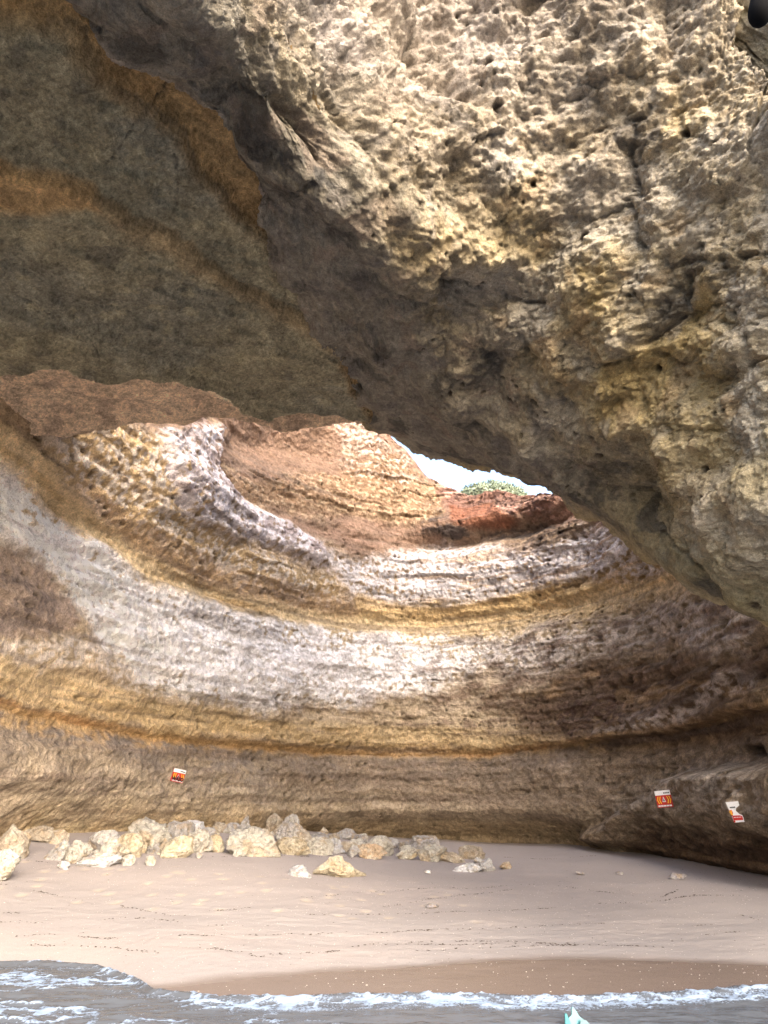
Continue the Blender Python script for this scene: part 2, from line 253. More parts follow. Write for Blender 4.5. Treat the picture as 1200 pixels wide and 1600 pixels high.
PAINT = {
  'white': [(4.0, 8.1), (7.5, 8.15), (10.61, 8.23), (11.8, 8.27), (12.81, 8.16), (15.57, 7.57), (18.27, 7.53), (21.76, 7.53), (26.91, 7.81), (29.43, 7.64), (33.33, 7.53), (37.56, 7.39), (40.54, 6.97), (43.07, 5.78), (42.61, 4.76), (39.3, 5.99), (37.47, 6.06), (34.57, 5.95), (30.9, 6.23), (28.88, 5.74), (25.8, 5.01), (23.32, 5.15), (21.99, 4.73), (18.73, 4.66), (16.62, 4.87), (15.29, 5.36), (14.19, 6.2), (12.44, 6.76), (11.16, 6.83), (7.5, 6.8), (4.0, 6.7)],
  'dull': [(10.19, 6.65), (11.2, 6.76), (12.44, 6.69), (13.77, 6.34), (14.14, 5.81), (12.81, 5.32), (11.66, 5.15), (10.74, 4.94)],
  'leftpale': [(10.74, 4.94), (11.71, 5.08), (14.78, 5.57), (18.64, 5.04), (21.95, 4.83), (22.04, 4.37), (18.78, 4.44), (15.01, 4.73), (11.89, 4.62), (10.88, 4.55)],
  'yellow': [(4.0, 8.5), (7.5, 8.5), (9.23, 8.51), (10.24, 8.51), (11.43, 8.51), (13.41, 8.34), (15.47, 7.92), (18.27, 7.78), (21.76, 7.92), (24.7, 7.99), (28.19, 8.09), (32.0, 8.09), (36.04, 8.09), (40.18, 7.6)],
  'yellow2': [(25.67, 8.79), (28.19, 8.58), (31.04, 8.65), (34.9, 8.58), (37.83, 8.51)],
  'fleck': [(11.02, 8.9), (13.54, 10.34), (15.43, 11.07), (18.18, 9.42), (21.17, 9.71), (24.34, 9.49), (25.16, 8.48), (21.67, 8.34), (18.09, 8.27), (15.11, 8.41), (12.31, 8.79)],
  'tanband': [(13.13, 8.51), (15.24, 8.3), (18.09, 8.27), (21.63, 8.41), (25.21, 8.37)],
  'streak': [(14.97, 11.21), (16.71, 12.27), (18.32, 13.21), (18.5, 11.49), (19.93, 10.9), (21.53, 11.0), (23.69, 10.58), (24.11, 9.71), (21.44, 10.02), (18.83, 9.53), (17.17, 9.39), (15.98, 9.78), (15.38, 10.44)],
  'brown': [(18.41, 13.74), (21.3, 15.25), (24.29, 16.09), (24.84, 13.98), (22.82, 13.0), (21.21, 12.51), (18.69, 12.13)],
  'orange': [(18.87, 11.53), (21.21, 12.27), (25.02, 14.02), (27.41, 15.53), (29.25, 13.88), (29.11, 12.16), (25.67, 12.27), (23.83, 11.95), (21.3, 11.32), (19.61, 11.0)],
  'brown2': [(21.63, 11.32), (23.83, 11.56), (25.67, 12.13), (29.39, 12.13), (29.2, 11.32), (25.53, 10.48), (24.34, 10.76), (22.77, 10.86)],
  'upwhite': [(23.83, 10.13), (25.53, 10.2), (29.2, 11.25), (32.42, 10.44), (35.31, 10.27), (37.74, 9.64), (39.49, 7.99), (35.03, 8.83), (31.13, 8.97), (27.92, 8.83), (25.62, 8.9)],
  'whitestripe': [(24.61, 15.91), (25.57, 16.23), (26.81, 15.74), (28.05, 15.74), (28.42, 15.14), (28.01, 13.88), (25.62, 13.91), (24.98, 14.44)],
  'red': [(28.56, 16.19), (29.2, 14.86), (35.31, 12.3), (37.15, 10.51), (37.15, 9.85), (34.9, 11.11), (33.33, 11.56), (31.68, 12.76), (29.29, 12.93)],
  'redface': [(29.52, 13.07), (31.41, 12.69), (32.78, 11.7), (32.09, 11.46), (30.67, 11.7), (29.8, 12.06)],
  'black': [(28.83, 12.79), (30.67, 11.74), (32.09, 11.42), (33.43, 11.35), (35.13, 10.9), (35.91, 10.44), (33.93, 10.37), (31.73, 10.86), (29.48, 11.42), (28.65, 11.81)],
  'rightdark': [(33.2, 5.67), (35.35, 5.85), (39.17, 5.5), (42.88, 4.83), (42.24, 2.83), (38.25, 3.29), (34.8, 3.67), (32.14, 4.09), (31.27, 4.9)],
  'rightblot': [(33.89, 5.11), (36.04, 5.08), (36.32, 4.13), (34.11, 3.88), (33.24, 4.44)],
  'rightwhite': [(37.28, 4.37), (39.35, 4.41), (41.14, 4.87), (42.61, 4.76), (42.47, 4.3), (40.5, 4.27), (39.07, 3.95), (37.33, 3.85), (35.17, 3.92)],
  'ledge': [(4.0, 3.74), (7.5, 3.74), (11.3, 3.78), (12.35, 3.78), (14.37, 3.74), (16.62, 3.67), (19.1, 3.6), (21.76, 3.57), (24.43, 3.5), (26.95, 3.46), (29.25, 3.5), (31.54, 3.57), (34.07, 3.67), (36.73, 3.78), (39.62, 3.85), (42.1, 3.92), (46.0, 3.8), (52.0, 3.8)],
  'ledgecream': [(4.0, 4.34), (7.5, 4.34), (10.97, 4.34), (12.03, 4.34), (15.2, 4.3), (18.87, 4.2), (22.96, 4.13), (26.91, 4.2), (30.44, 4.06)],
  'greyband': [(4.0, 3.6), (7.5, 3.6), (11.43, 3.6), (12.49, 3.57), (16.71, 3.46), (21.72, 3.25), (26.91, 3.11), (31.54, 3.22), (35.26, 3.43)],
  'lowbrown': [(22.27, 3.32), (26.91, 3.25), (31.54, 3.32), (36.04, 3.5), (36.87, 2.87), (34.53, 1.67), (31.45, 1.71), (26.91, 1.99), (22.5, 2.31)],
  'lowdark': [(22.77, 1.36), (26.22, 1.29), (29.11, 1.39), (33.75, 1.57), (34.9, 0.8), (30.95, 0.38), (27.23, 0.31), (24.06, 0.48)],
  'butt': [(33.38, 1.11), (35.35, 1.6), (37.19, 2.2), (38.29, 2.73), (40.36, 2.83), (43.25, 2.9), (45.18, 3.01), (44.03, 0.55), (41.83, 0.34), (38.39, 0.38), (35.72, 0.62), (33.7, 0.66)],
  'buttgrey': [(35.08, 1.43), (37.24, 2.27), (38.29, 2.76), (40.68, 2.76), (43.21, 2.8), (42.88, 1.95), (40.36, 1.92), (38.57, 1.67), (36.87, 1.71)],
  'buttdark': [(35.81, 0.87), (37.42, 1.36), (39.81, 1.36), (42.56, 1.5), (42.29, 0.45), (39.58, 0.41), (37.37, 0.59)],
  'hole': [(41.42, 3.18), (42.06, 3.22), (42.06, 2.97), (41.46, 3.01)],
  'crease': [(34.94, 4.02), (36.87, 4.06), (38.11, 4.27), (39.44, 4.55), (41.14, 4.87)],
}
SIGNS = [((18.6, 2.66), 0.0), ((39.35, 2.06), 0.0), ((42.66, 1.85), 0.0)]
ROCKS = [
  (-7.14, 14.47, 1.11, 0.601, 0.619, 'tan', 'round', 'large tan boulder cut by the left edge, standing behind the sand bank'),
  (-6.35, 12.77, 0.87, 0.461, 0.54, 'pale', 'knob', 'pale craggy boulder at the left edge, nearest of the left boulders'),
  (-7.5, 16.29, 1.27, 0.654, 0.309, 'tan', 'slab', 'low tan rock against the wall between two rounder boulders at far left'),
  (-7.06, 16.44, 1.21, 0.412, 0.311, 'tan', 'round', 'small smooth round tan rock left of the heap, beside the wall'),
  (-6.39, 14.92, 1.03, 0.47, 0.357, 'grey', 'peak', 'small grey leaning rock, first of the front row right of the gap'),
  (-5.92, 14.74, 0.97, 0.439, 0.44, 'pale', 'column', 'upright fluted pale rock in the front row of the left heap'),
  (-5.48, 14.85, 0.94, 0.614, 0.455, 'pale', 'layer', 'layered pale rock topped with a peak, above a low white slab'),
  (-5.37, 14.42, 0.9, 0.738, 0.184, 'white', 'slab', 'low white slab at the very front of the left heap'),
  (-5.95, 16.08, 1.06, 0.696, 0.469, 'grey', 'round', 'grey brown rock behind the layered rock, left of the round yellow one'),
  (-5.32, 15.82, 1.0, 0.631, 0.501, 'yellow', 'round', 'smooth rounded yellow boulder in front of the biggest pale boulder'),
  (-5.25, 16.67, 1.04, 1.083, 0.658, 'pale', 'knob', 'biggest pale pitted boulder of the heap'),
  (-4.94, 18.3, 1.1, 0.642, 0.504, 'grey', 'column', 'grey ribbed rock right behind the biggest pale boulder'),
  (-5.05, 20.0, 1.17, 0.638, 0.415, 'white', 'round', 'whitish rock on top of the heap right of the grey ribbed one'),
  (-4.96, 16.46, 1.01, 0.329, 0.226, 'grey', 'knob', 'small grey stone tucked under the biggest pale boulder'),
  (-4.69, 16.41, 0.99, 0.354, 0.365, 'tan', 'peak', 'narrow tan stone right of the biggest pale boulder'),
  (-4.39, 16.12, 0.95, 0.615, 0.441, 'yellow', 'column', 'fluted yellow rock at the front, right of the biggest boulder'),
  (-4.18, 16.99, 0.97, 0.65, 0.524, 'pale', 'knob', 'pale rough rock with an orange foot in the front row'),
  (-3.9, 17.42, 0.96, 0.493, 0.388, 'yellow', 'round', 'yellowish rounded rock just left of the big pitted front boulder'),
  (-4.58, 19.82, 1.12, 0.465, 0.308, 'grey', 'round', 'small grey rock behind the front row in the middle of the heap'),
  (-4.6, 21.2, 1.21, 0.392, 0.294, 'tan', 'knob', 'little tan stone on the top line left of the spike'),
  (-4.28, 21.23, 1.14, 0.499, 0.33, 'grey', 'round', 'grey stone on the top line touching the spike'),
  (-3.76, 20.35, 1.06, 0.545, 0.737, 'grey', 'spike', 'sharp pointed grey spike rising from the heap'),
  (-2.98, 17.33, 0.88, 1.093, 0.622, 'pale', 'knob', 'big pitted cream boulder in the front row under the spike'),
  (-3.31, 22.4, 1.09, 0.564, 0.658, 'tan', 'tilt', 'tilted smooth brownish slab on top of the heap'),
  (-2.64, 20.89, 0.97, 0.699, 0.792, 'grey', 'peak', 'grey angular peak on top of the heap, right of the tilted slab'),
  (-2.23, 20.85, 0.91, 0.488, 0.43, 'tan', 'round', 'tan stone at the right foot of the grey angular peak'),
  (-2.25, 18.42, 0.85, 0.827, 0.394, 'yellow', 'slab', 'smooth cream yellow block in the front row right of the big pitted boulder'),
  (-1.65, 19.14, 0.79, 0.668, 0.41, 'pale', 'slab', 'pale sloping block, second right of the big pitted boulder'),
  (-1.24, 19.91, 0.76, 0.563, 0.375, 'white', 'peak', 'whitish wedge shaped block beside the pale sloping block'),
  (-1.91, 22.2, 0.89, 0.594, 0.306, 'grey', 'round', 'grey stone at the back against the dark hollow'),
  (-1.18, 23.92, 0.85, 0.681, 0.351, 'grey', 'round', 'grey flat topped stone at the back, right of another grey one'),
  (-1.55, 22.93, 0.87, 0.384, 0.237, 'tan', 'knob', 'small tan stone between two grey stones at the back'),
  (-0.75, 20.96, 0.73, 0.489, 0.359, 'pale', 'knob', 'pale rough stone left of the orange block'),
  (-0.63, 23.58, 0.78, 0.315, 0.304, 'grey', 'peak', 'small grey stone behind the orange block'),
  (-0.32, 19.41, 0.65, 0.708, 0.331, 'orange', 'slab', 'orange front block in the right half of the heap'),
  (-0.1, 20.51, 0.65, 0.784, 0.544, 'pale', 'round', 'cream boulder right behind the orange block'),
  (0.25, 23.07, 0.69, 0.423, 0.297, 'grey', 'round', 'small grey stone behind the cream boulder'),
  (0.61, 22.12, 0.65, 0.442, 0.303, 'grey', 'knob', 'small grey stone left of the brownish topped rock'),
  (0.63, 19.85, 0.6, 0.592, 0.356, 'pale', 'knob', 'pale crumbly rock right of the cream boulder'),
  (1.13, 21.84, 0.62, 0.944, 0.486, 'grey', 'slab', 'brownish grey topped rock near the right end of the heap'),
  (1.26, 19.83, 0.57, 0.69, 0.457, 'pale', 'knob', 'pale pitted boulder in front of the brownish grey topped rock'),
  (1.76, 20.02, 0.56, 0.663, 0.256, 'tan', 'slab', 'low tan rock between the pale pitted boulder and the last block'),
  (2.39, 20.88, 0.55, 0.727, 0.357, 'tan', 'slab', 'last tan block at the right end of the heap'),
  (2.5, 20.15, 0.53, 0.267, 0.137, 'white', 'knob', 'small white stone at the foot of the last tan block'),
  (-1.7, 15.42, 0.7, 0.432, 0.17, 'white', 'knob', 'white flat stone alone on the sand, left of the pointed cream rock'),
  (-0.92, 16.02, 0.63, 0.949, 0.407, 'yellow', 'peak', 'pointed cream rock standing alone on the open sand'),
  (0.99, 17.67, 0.54, 0.146, 0.075, 'white', 'slab', 'tiny white chip on the sand between the two groups of loose rocks'),
  (2.0, 18.13, 0.51, 0.598, 0.2, 'white', 'knob', 'low white crumbly stone on the sand below the last tan block'),
  (2.44, 18.06, 0.5, 0.357, 0.291, 'white', 'knob', 'knobby white stone on the sand, beside an orange one'),
  (2.93, 18.51, 0.52, 0.29, 0.173, 'orange', 'round', 'small orange stone on the sand right of the knobby white one'),
  (-5.9, 14.21, 0.93, 0.211, 0.121, 'white', 'knob', 'small white stone on the sand in front of the left heap'),
  (-5.77, 14.03, 0.9, 0.093, 0.06, 'white', 'round', 'tiny white pebble beside the small white stone at left'),
  (4.35, 17.16, 0.53, 0.226, 0.073, 'sandy', 'slab', 'small pale stone on the right of the beach'),
  (5.22, 17.19, 0.55, 0.17, 0.058, 'sandy', 'slab', 'tiny flat stone on the sand towards the right rock wall'),
  (6.17, 16.27, 0.54, 0.374, 0.11, 'sandy', 'slab', 'flat tan stone lying close to the dark foot of the right wall'),
  (0.79, 13.08, 0.45, 0.254, 0.055, 'sandy', 'slab', 'thin flat stone half buried in the middle of the beach'),
]
DRIFT = [[(-7.13, 14.32), (-6.52, 14.57), (-5.7, 14.66)], [(-5.0, 16.06), (-4.39, 16.02), (-3.61, 16.74), (-2.65, 17.71), (-1.26, 19.01), (-0.63, 18.98)], [(-6.24, 12.69), (-5.52, 12.51), (-4.68, 12.23)], [(-1.39, 13.11), (-0.89, 13.61), (-0.47, 14.33), (0.0, 14.82)], [(0.0, 14.82), (1.25, 15.32), (2.33, 15.8), (3.21, 15.7), (4.26, 14.5)], [(0.0, 13.1), (0.92, 14.08), (1.69, 14.77), (2.49, 15.24)], [(-5.23, 10.83), (-4.76, 10.96), (-4.27, 11.06)], [(-3.99, 11.13), (-3.51, 11.18), (-2.82, 10.94)], [(-2.6, 10.8), (-1.92, 10.88)], [(-4.09, 12.0), (-3.24, 11.46), (-2.78, 11.48), (-1.8, 12.31), (-1.26, 12.9)], [(-1.13, 11.72), (-0.39, 12.12), (0.81, 12.57), (2.11, 13.01), (2.89, 13.2)], [(-4.92, 10.27), (-4.27, 10.48), (-3.27, 10.23), (-2.3, 10.27), (-1.02, 10.6), (0.0, 10.98), (1.09, 11.32), (2.42, 11.58), (3.37, 11.64)], [(-3.49, 9.98), (-2.63, 9.47)], [(-4.79, 10.04), (-4.01, 10.07), (-3.49, 9.98)], [(-2.31, 9.69), (-1.83, 9.59), (-1.41, 9.4)], [(-1.35, 9.46), (-0.62, 9.83), (0.0, 10.43), (1.36, 10.63), (2.49, 10.42)], [(0.0, 10.36), (1.67, 10.46), (2.93, 10.22), (3.56, 10.18)], [(3.6, 13.43), (4.44, 13.35), (5.52, 14.12), (6.53, 14.3)], [(4.65, 13.61), (5.59, 14.88)], [(3.74, 10.54), (4.16, 10.84), (4.79, 11.07), (5.35, 11.12)], [(4.44, 11.52), (5.25, 11.86), (5.6, 11.88)], [(3.37, 21.35), (4.32, 20.83), (5.84, 21.28)], [(5.57, 12.52), (5.58, 11.84)], [(-5.47, 11.28), (-5.13, 11.34)], [(0.32, 10.01), (1.3, 10.25), (2.45, 10.28)]]
BUSH = (4.93, 29.09, 14.83)
TIP = [(0.4, 0.48, 2.97), (0.42, 0.46, 3.04)]
SCRAP = (1.64, 7.19, 0.35)

# ---------------------------------------------------------------- scene helpers
COL = scene.collection

def tag(o, label=None, category=None, group=None, kind=None):
    if label: o['label'] = label
    if category: o['category'] = category
    if group: o['group'] = group
    if kind: o['kind'] = kind
    return o

def empty(name, loc=(0, 0, 0), parent=None):
    o = bpy.data.objects.new(name, None); COL.objects.link(o); o.location = loc; o.empty_display_size = .2
    if parent: o.parent = parent
    return o

def mesh_obj(name, V, Fq, mat, parent=None, color=None, smooth=True, extra=None):
    """V (n,3), Fq (m,3 or 4) arrays -> object"""
    V = np.ascontiguousarray(V, np.float32); Fq = np.ascontiguousarray(Fq, np.int32); k = Fq.shape[1]
    me = bpy.data.meshes.new(name)
    me.vertices.add(len(V)); me.vertices.foreach_set('co', V.ravel())
    me.loops.add(Fq.size); me.loops.foreach_set('vertex_index', Fq.ravel())
    me.polygons.add(len(Fq)); me.polygons.foreach_set('loop_start', np.arange(0, Fq.size, k, dtype=np.int32))
    me.polygons.foreach_set('use_smooth', np.full(len(Fq), smooth))
    me.update(calc_edges=True)
    if color is not None:
        a = me.color_attributes.new('albedo', 'FLOAT_COLOR', 'POINT')
        c = np.ones((len(V), 4), np.float32); c[:, :3] = np.clip(color, 0, 1); a.data.foreach_set('color', c.ravel())
    for nm, val in (extra or {}).items():
        a = me.attributes.new(nm, 'FLOAT', 'POINT'); a.data.foreach_set('value', np.ascontiguousarray(val, np.float32).ravel())
    me.validate(clean_customdata=False)
    if mat: me.materials.append(mat)
    o = bpy.data.objects.new(name, me); COL.objects.link(o)
    if parent: o.parent = parent
    return o

def grid_faces(nu, nv, flip=False):
    i = np.arange(nu-1)[:, None]*nv+np.arange(nv-1)[None, :]
    f = np.stack([i, i+nv, i+nv+1, i+1], -1)
    return (f[..., ::-1] if flip else f)

def sub_mesh(name, P, faces, C, mat, parent=None, extra=None):
    """an object from some faces of a grid"""
    used, inv = np.unique(faces.ravel(), return_inverse=True)
    ex = {k: v.ravel()[used] for k, v in (extra or {}).items()}
    return mesh_obj(name, P.reshape(-1, 3)[used], inv.reshape(-1, faces.shape[-1]), mat, parent, C.reshape(-1, 3)[used], extra=ex)

def grid_normals(P):
    du = np.gradient(P, axis=0); dv = np.gradient(P, axis=1)
    n = np.cross(du, dv); return n/(np.linalg.norm(n, axis=-1, keepdims=True)+1e-9)

# ---------------------------------------------------------------- materials
def new_mat(name):
    m = bpy.data.materials.new(name); m.use_nodes = True; nt = m.node_tree
    return m, nt, nt.nodes['Principled BSDF']

def rock_material(name, scale=1.0, bump=0.35, rough=0.92, contrast=0.35, spec=0.2, fine=1.0):
    m, nt, b = new_mat(name); N, Lk = nt.nodes, nt.links
    at = N.new('ShaderNodeAttribute'); at.attribute_name = 'albedo'
    tc = N.new('ShaderNodeTexCoord')
    def noise(sc, det=6, ro=.65, dist=0.0):
        n = N.new('ShaderNodeTexNoise'); n.inputs['Scale'].default_value = sc; n.inputs['Detail'].default_value = det
        n.inputs['Roughness'].default_value = ro; n.inputs['Distortion'].default_value = dist
        Lk.new(tc.outputs['Object'], n.inputs['Vector']); return n
    n1 = noise(3.1*scale, 8, .7, .3); n2 = noise(19*scale, 6, .7); n3 = noise(60*scale*fine, 4, .6)
    def rampf(src, lo, hi):
        r = N.new('ShaderNodeMapRange'); r.inputs['From Min'].default_value = .28; r.inputs['From Max'].default_value = .72
        r.inputs['To Min'].default_value = lo; r.inputs['To Max'].default_value = hi; Lk.new(src, r.inputs['Value']); return r.outputs[0]
    a = rampf(n1.outputs['Fac'], 1-contrast, 1+contrast); c = rampf(n2.outputs['Fac'], 1-contrast*.9, 1+contrast*.9)
    c3 = rampf(n3.outputs['Fac'], 1-contrast*.9, 1+contrast*.9)
    m0 = N.new('ShaderNodeMath'); m0.operation = 'MULTIPLY'; Lk.new(c3, m0.inputs[0]); Lk.new(c, m0.inputs[1])
    mu = N.new('ShaderNodeMath'); mu.operation = 'MULTIPLY'; Lk.new(a, mu.inputs[0]); Lk.new(m0.outputs[0], mu.inputs[1])
    vm = N.new('ShaderNodeVectorMath'); vm.operation = 'SCALE'; Lk.new(at.outputs['Color'], vm.inputs[0]); Lk.new(mu.outputs[0], vm.inputs['Scale'])
    Lk.new(vm.outputs[0], b.inputs['Base Color'])
    vo = N.new('ShaderNodeTexVoronoi'); vo.inputs['Scale'].default_value = 13*scale; Lk.new(tc.outputs['Object'], vo.inputs['Vector'])
    s = N.new('ShaderNodeMath'); s.operation = 'MULTIPLY_ADD'; Lk.new(n2.outputs['Fac'], s.inputs[0]); s.inputs[1].default_value = 1.2; Lk.new(vo.outputs['Distance'], s.inputs[2])
    s2 = N.new('ShaderNodeMath'); s2.operation = 'MULTIPLY_ADD'; Lk.new(n3.outputs['Fac'], s2.inputs[0]); s2.inputs[1].default_value = .7; Lk.new(s.outputs[0], s2.inputs[2])
    bp = N.new('ShaderNodeBump'); bp.inputs['Strength'].default_value = bump; bp.inputs['Distance'].default_value = .06/scale
    Lk.new(s2.outputs[0], bp.inputs['Height']); Lk.new(bp.outputs[0], b.inputs['Normal'])
    b.inputs['Roughness'].default_value = rough; b.inputs['Specular IOR Level'].default_value = spec
    return m

def plain(name, col, rough=.6, spec=.3, var=.12, scale=30):
    m, nt, b = new_mat(name); N, Lk = nt.nodes, nt.links
    tc = N.new('ShaderNodeTexCoord'); n = N.new('ShaderNodeTexNoise'); n.inputs['Scale'].default_value = scale; n.inputs['Detail'].default_value = 5
    Lk.new(tc.outputs['Object'], n.inputs['Vector'])
    r = N.new('ShaderNodeMapRange'); r.inputs['From Min'].default_value = .3; r.inputs['From Max'].default_value = .7
    r.inputs['To Min'].default_value = 1-var; r.inputs['To Max'].default_value = 1+var; Lk.new(n.outputs['Fac'], r.inputs['Value'])
    vm = N.new('ShaderNodeVectorMath'); vm.operation = 'SCALE'; vm.inputs[0].default_value = col; Lk.new(r.outputs[0], vm.inputs['Scale'])
    Lk.new(vm.outputs[0], b.inputs['Base Color']); b.inputs['Roughness'].default_value = rough; b.inputs['Specular IOR Level'].default_value = spec
    return m

MAT_WALL = rock_material('limestone_wall', .45, .85, contrast=.36)
MAT_ARCH = rock_material('limestone_arch', 1.0, .9, contrast=.34)
MAT_ROOF = rock_material('limestone_roof', 1.1, 1.0, contrast=.40, spec=.3)
MAT_BOULDER = rock_material('limestone_boulder', .8, .9, contrast=.28)

col3 = lambda *c: np.array(c, np.float32)

# ================================================================ CAVE WALL
def build_wall():
    NU, NV, NT = 1240, 350, 14
    c, s, nrm, az = wall_plan(NU)
    top = wall_top(az)
    v = np.linspace(0, 1, NV)
    Z = -0.3+(top[:, None]+0.3)*v[None, :]
    S = np.broadcast_to(s[:, None], Z.shape); AZ = np.broadcast_to(az[:, None], Z.shape)
    O = wall_profile(AZ, Z)
    base = np.concatenate([c[:, None, :]+nrm[:, None, :]*O[..., None], Z[..., None]], -1)
    # stains and relief are drawn out along the flanks of the cave
    front = np.abs(np.sum(nrm*(-c/np.linalg.norm(c, axis=1)[:, None]), 1))
    Sn = np.cumsum(np.clip(front, .36, 1))*(s[1]-s[0])
    Q = np.stack([np.broadcast_to(Sn[:, None], Z.shape), Z, 0*S], -1).astype(np.float32)
    # paint is looked up in (run of the wall, height), with frayed edges
    wx = fbm(Q, 1.6, 4, 3)*.75+fbm(Q, .25, 3, 5)*.22; wz = fbm(Q*[.6, 1, 1], 1.3, 4, 9)*.42+fbm(Q, .22, 3, 15)*.16
    X, Y = S+wx, Z+wz
    X1, Y1 = S+wx*.4, Z+wz*.35
    X2, Y2 = S+.45*fbm(Q, 1.8, 3, 3), Z+.22*fbm(Q, 1.5, 3, 9)
    cache = {}
    def sdist(name, crisp=False):
        if (name, crisp) not in cache: cache[name, crisp] = poly_sd(X1 if crisp else X, Y1 if crisp else Y, PAINT[name])
        return cache[name, crisp]
    def area(name, soft=.25, crisp=False): return sstep(-soft, soft, sdist(name, crisp))
    def line(name, half, soft=.08, crisp=True): return 1-sstep(half, half+soft, seg_dist(X1 if crisp else X, Y1 if crisp else Y, PAINT[name]))
    speck = fbm(Q, .17, 3, 21); blot = fbm(Q*[1, 1.6, 1], .9, 5, 31); lam = fbm(Q*[.22, 3.2, 1], 1.0, 5, 41)  # lam: thin bedding
    drip = fbm(Q*[2.6, .5, 1], .8, 4, 51)
    # --- base colours by height
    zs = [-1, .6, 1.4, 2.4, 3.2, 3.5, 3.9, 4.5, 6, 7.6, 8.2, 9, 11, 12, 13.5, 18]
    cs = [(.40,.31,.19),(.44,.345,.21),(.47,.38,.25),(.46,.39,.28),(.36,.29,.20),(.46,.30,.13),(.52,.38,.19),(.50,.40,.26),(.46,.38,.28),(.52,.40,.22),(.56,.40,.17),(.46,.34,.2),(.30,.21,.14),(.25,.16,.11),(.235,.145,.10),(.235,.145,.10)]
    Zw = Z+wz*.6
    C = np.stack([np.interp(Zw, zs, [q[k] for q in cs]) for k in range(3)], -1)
    C = C.astype(np.float32)
    def mix(mask, col, amt=1.0):
        nonlocal C
        C = C+(col3(*col)-C)*np.clip(mask*amt, 0, 1).astype(np.float32)[..., None]
    leftness = (1-sstep(-14, -3, AZ)); rightness = sstep(8, 20, AZ)
    mix(sstep(.05, .35, blot)*.5, (.28,.21,.14)); mix(sstep(.1, .4, -blot)*.35, (.56,.45,.28))
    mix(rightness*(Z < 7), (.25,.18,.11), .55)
    mix(area('lowbrown', .4), (.26,.19,.12), .75); mix(area('lowdark', .3), (.27,.20,.11), .7)
    mix(area('leftpale', .15)*sstep(-.25, .1, speck), (.66,.62,.58), .7)
    mix(line('greyband', .22, .35, False)*sstep(-.30, .15, speck*.6+blot*.8+.3*drip)*(1-.5*sstep(-14, -4, AZ)), (.16,.147,.14), .85)
    mix(sstep(1.2, 1.9, Z)*(1-sstep(3.1, 3.5, Z))*leftness*sstep(.05, .35, .6*drip+.7*blot+.3*speck), (.22,.19,.16), .75)
    mix(area('fleck', .3), (.52,.37,.18), .7)
    fl = sstep(-.02, .12, speck+.5*blot); mix(area('fleck', .3)*fl, (.72,.66,.58), .75)
    mix(line('tanband', .3, .3), (.50,.34,.2), .6)
    wm = area('white', .28); lace = sstep(-.30, .05, speck+blot*.75+.12+.22*leftness)
    core = sstep(.25, 1.0, sdist('white'))
    fade = 1-.74*sstep(-4, 20, AZ)
    cov = np.clip((lace*.8+core*.38)*fade, 0, 1)
    mix(wm, (.91,.92,.94), np.clip(cov*1.22, 0, 1))
    mix(wm*sstep(.12, .38, blot+speck*.5)*(1-core*.5)*(1-.55*leftness), (.30,.24,.20), .6)
    mix(area('dull', .10), (.38,.30,.245), .95); mix(area('dull', .2)*sstep(.05, .25, blot+.5*speck), (.2,.165,.15), .75)
    mix(area('rightdark', .35), (.15,.10,.065), .85); mix(area('rightdark', .3)*sstep(.1, .3, -blot), (.36,.25,.14), .8)
    mix(area('rightblot', .25)*sstep(-.3, .1, speck), (.055,.03,.028), .85)
    mix(area('rightwhite', .12, True)*sstep(-.35, .05, speck+.6*blot), (.55,.5,.46), .85)
    mix(area('streak', .18)*sstep(-.38, -.02, speck+.4*drip), (.74,.70,.73), .95)
    mix(area('streak', .2)*sstep(.08, .3, blot+.3*speck), (.28,.22,.21), .8)
    mix(area('brown', .2, True), (.235,.15,.10), .92); mix(area('orange', .3), (.28,.175,.095), .85)
    mix(area('orange', .3)*sstep(.05, .25, speck+.5*lam), (.44,.335,.21), .75)
    mix(area('brown2', .25), (.24,.15,.10), .88)
    uw = area('upwhite', .3); mix(uw*sstep(-.38, -.02, speck+.6*lam+.08), (.66,.66,.70), .85)
    mix(uw*sstep(.12, .3, lam), (.42,.28,.15), .7)
    mix(area('whitestripe', .2)*sstep(-.1, .2, speck+lam*.6), (.50,.42,.35), .8)
    mix(area('red', .4), (.33,.185,.135), .9); mix(area('red', .18)*sstep(.0, .22, lam+.5*speck), (.50,.32,.25), .7); mix(area('red', .18)*sstep(.08, .25, -lam+.5*speck), (.16,.08,.06), .7)
    mix(area('redface', .12, True), (.27,.10,.05), .8)
    mix(area('black', .2)*sstep(-.35, .05, .35*speck+.9*lam+.3*blot), (.055,.047,.045), .9)
    ye = line('yellow', .13, .24); mix(ye, (.70,.55,.31), .85); mix(line('yellow', .08, .1)*sstep(0, .2, lam), (.42,.27,.1), .6)
    mix(line('yellow2', .16, .25)*sstep(-.2, .1, lam), (.55,.38,.16), .75)
    mix(line('ledgecream', .16, .3), (.58,.44,.23), .6*(1-rightness)[..., None][..., 0])
    le = line('ledge', .03, .14)*(1-.55*rightness); mix(le, (.46,.29,.12), .85); mix(le*sstep(.1, .3, lam), (.34,.18,.07), .7)
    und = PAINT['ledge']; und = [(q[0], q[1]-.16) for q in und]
    mix((1-sstep(.05, .22, seg_dist(X1, Y1, und)))*rightness*sstep(-.3, .1, blot+.5*speck), (.075,.05,.038), .85)  # ledge shadow put into the colour on the right, with dark brown lichen
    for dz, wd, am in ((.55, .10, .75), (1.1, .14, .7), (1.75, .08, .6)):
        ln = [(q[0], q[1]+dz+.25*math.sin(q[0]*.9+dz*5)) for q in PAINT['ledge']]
        mix((1-sstep(wd*.4, wd*1.6, seg_dist(X, Y, ln)))*rightness*sstep(-.25, .15, blot+.5*speck), (.085,.055,.042), am)
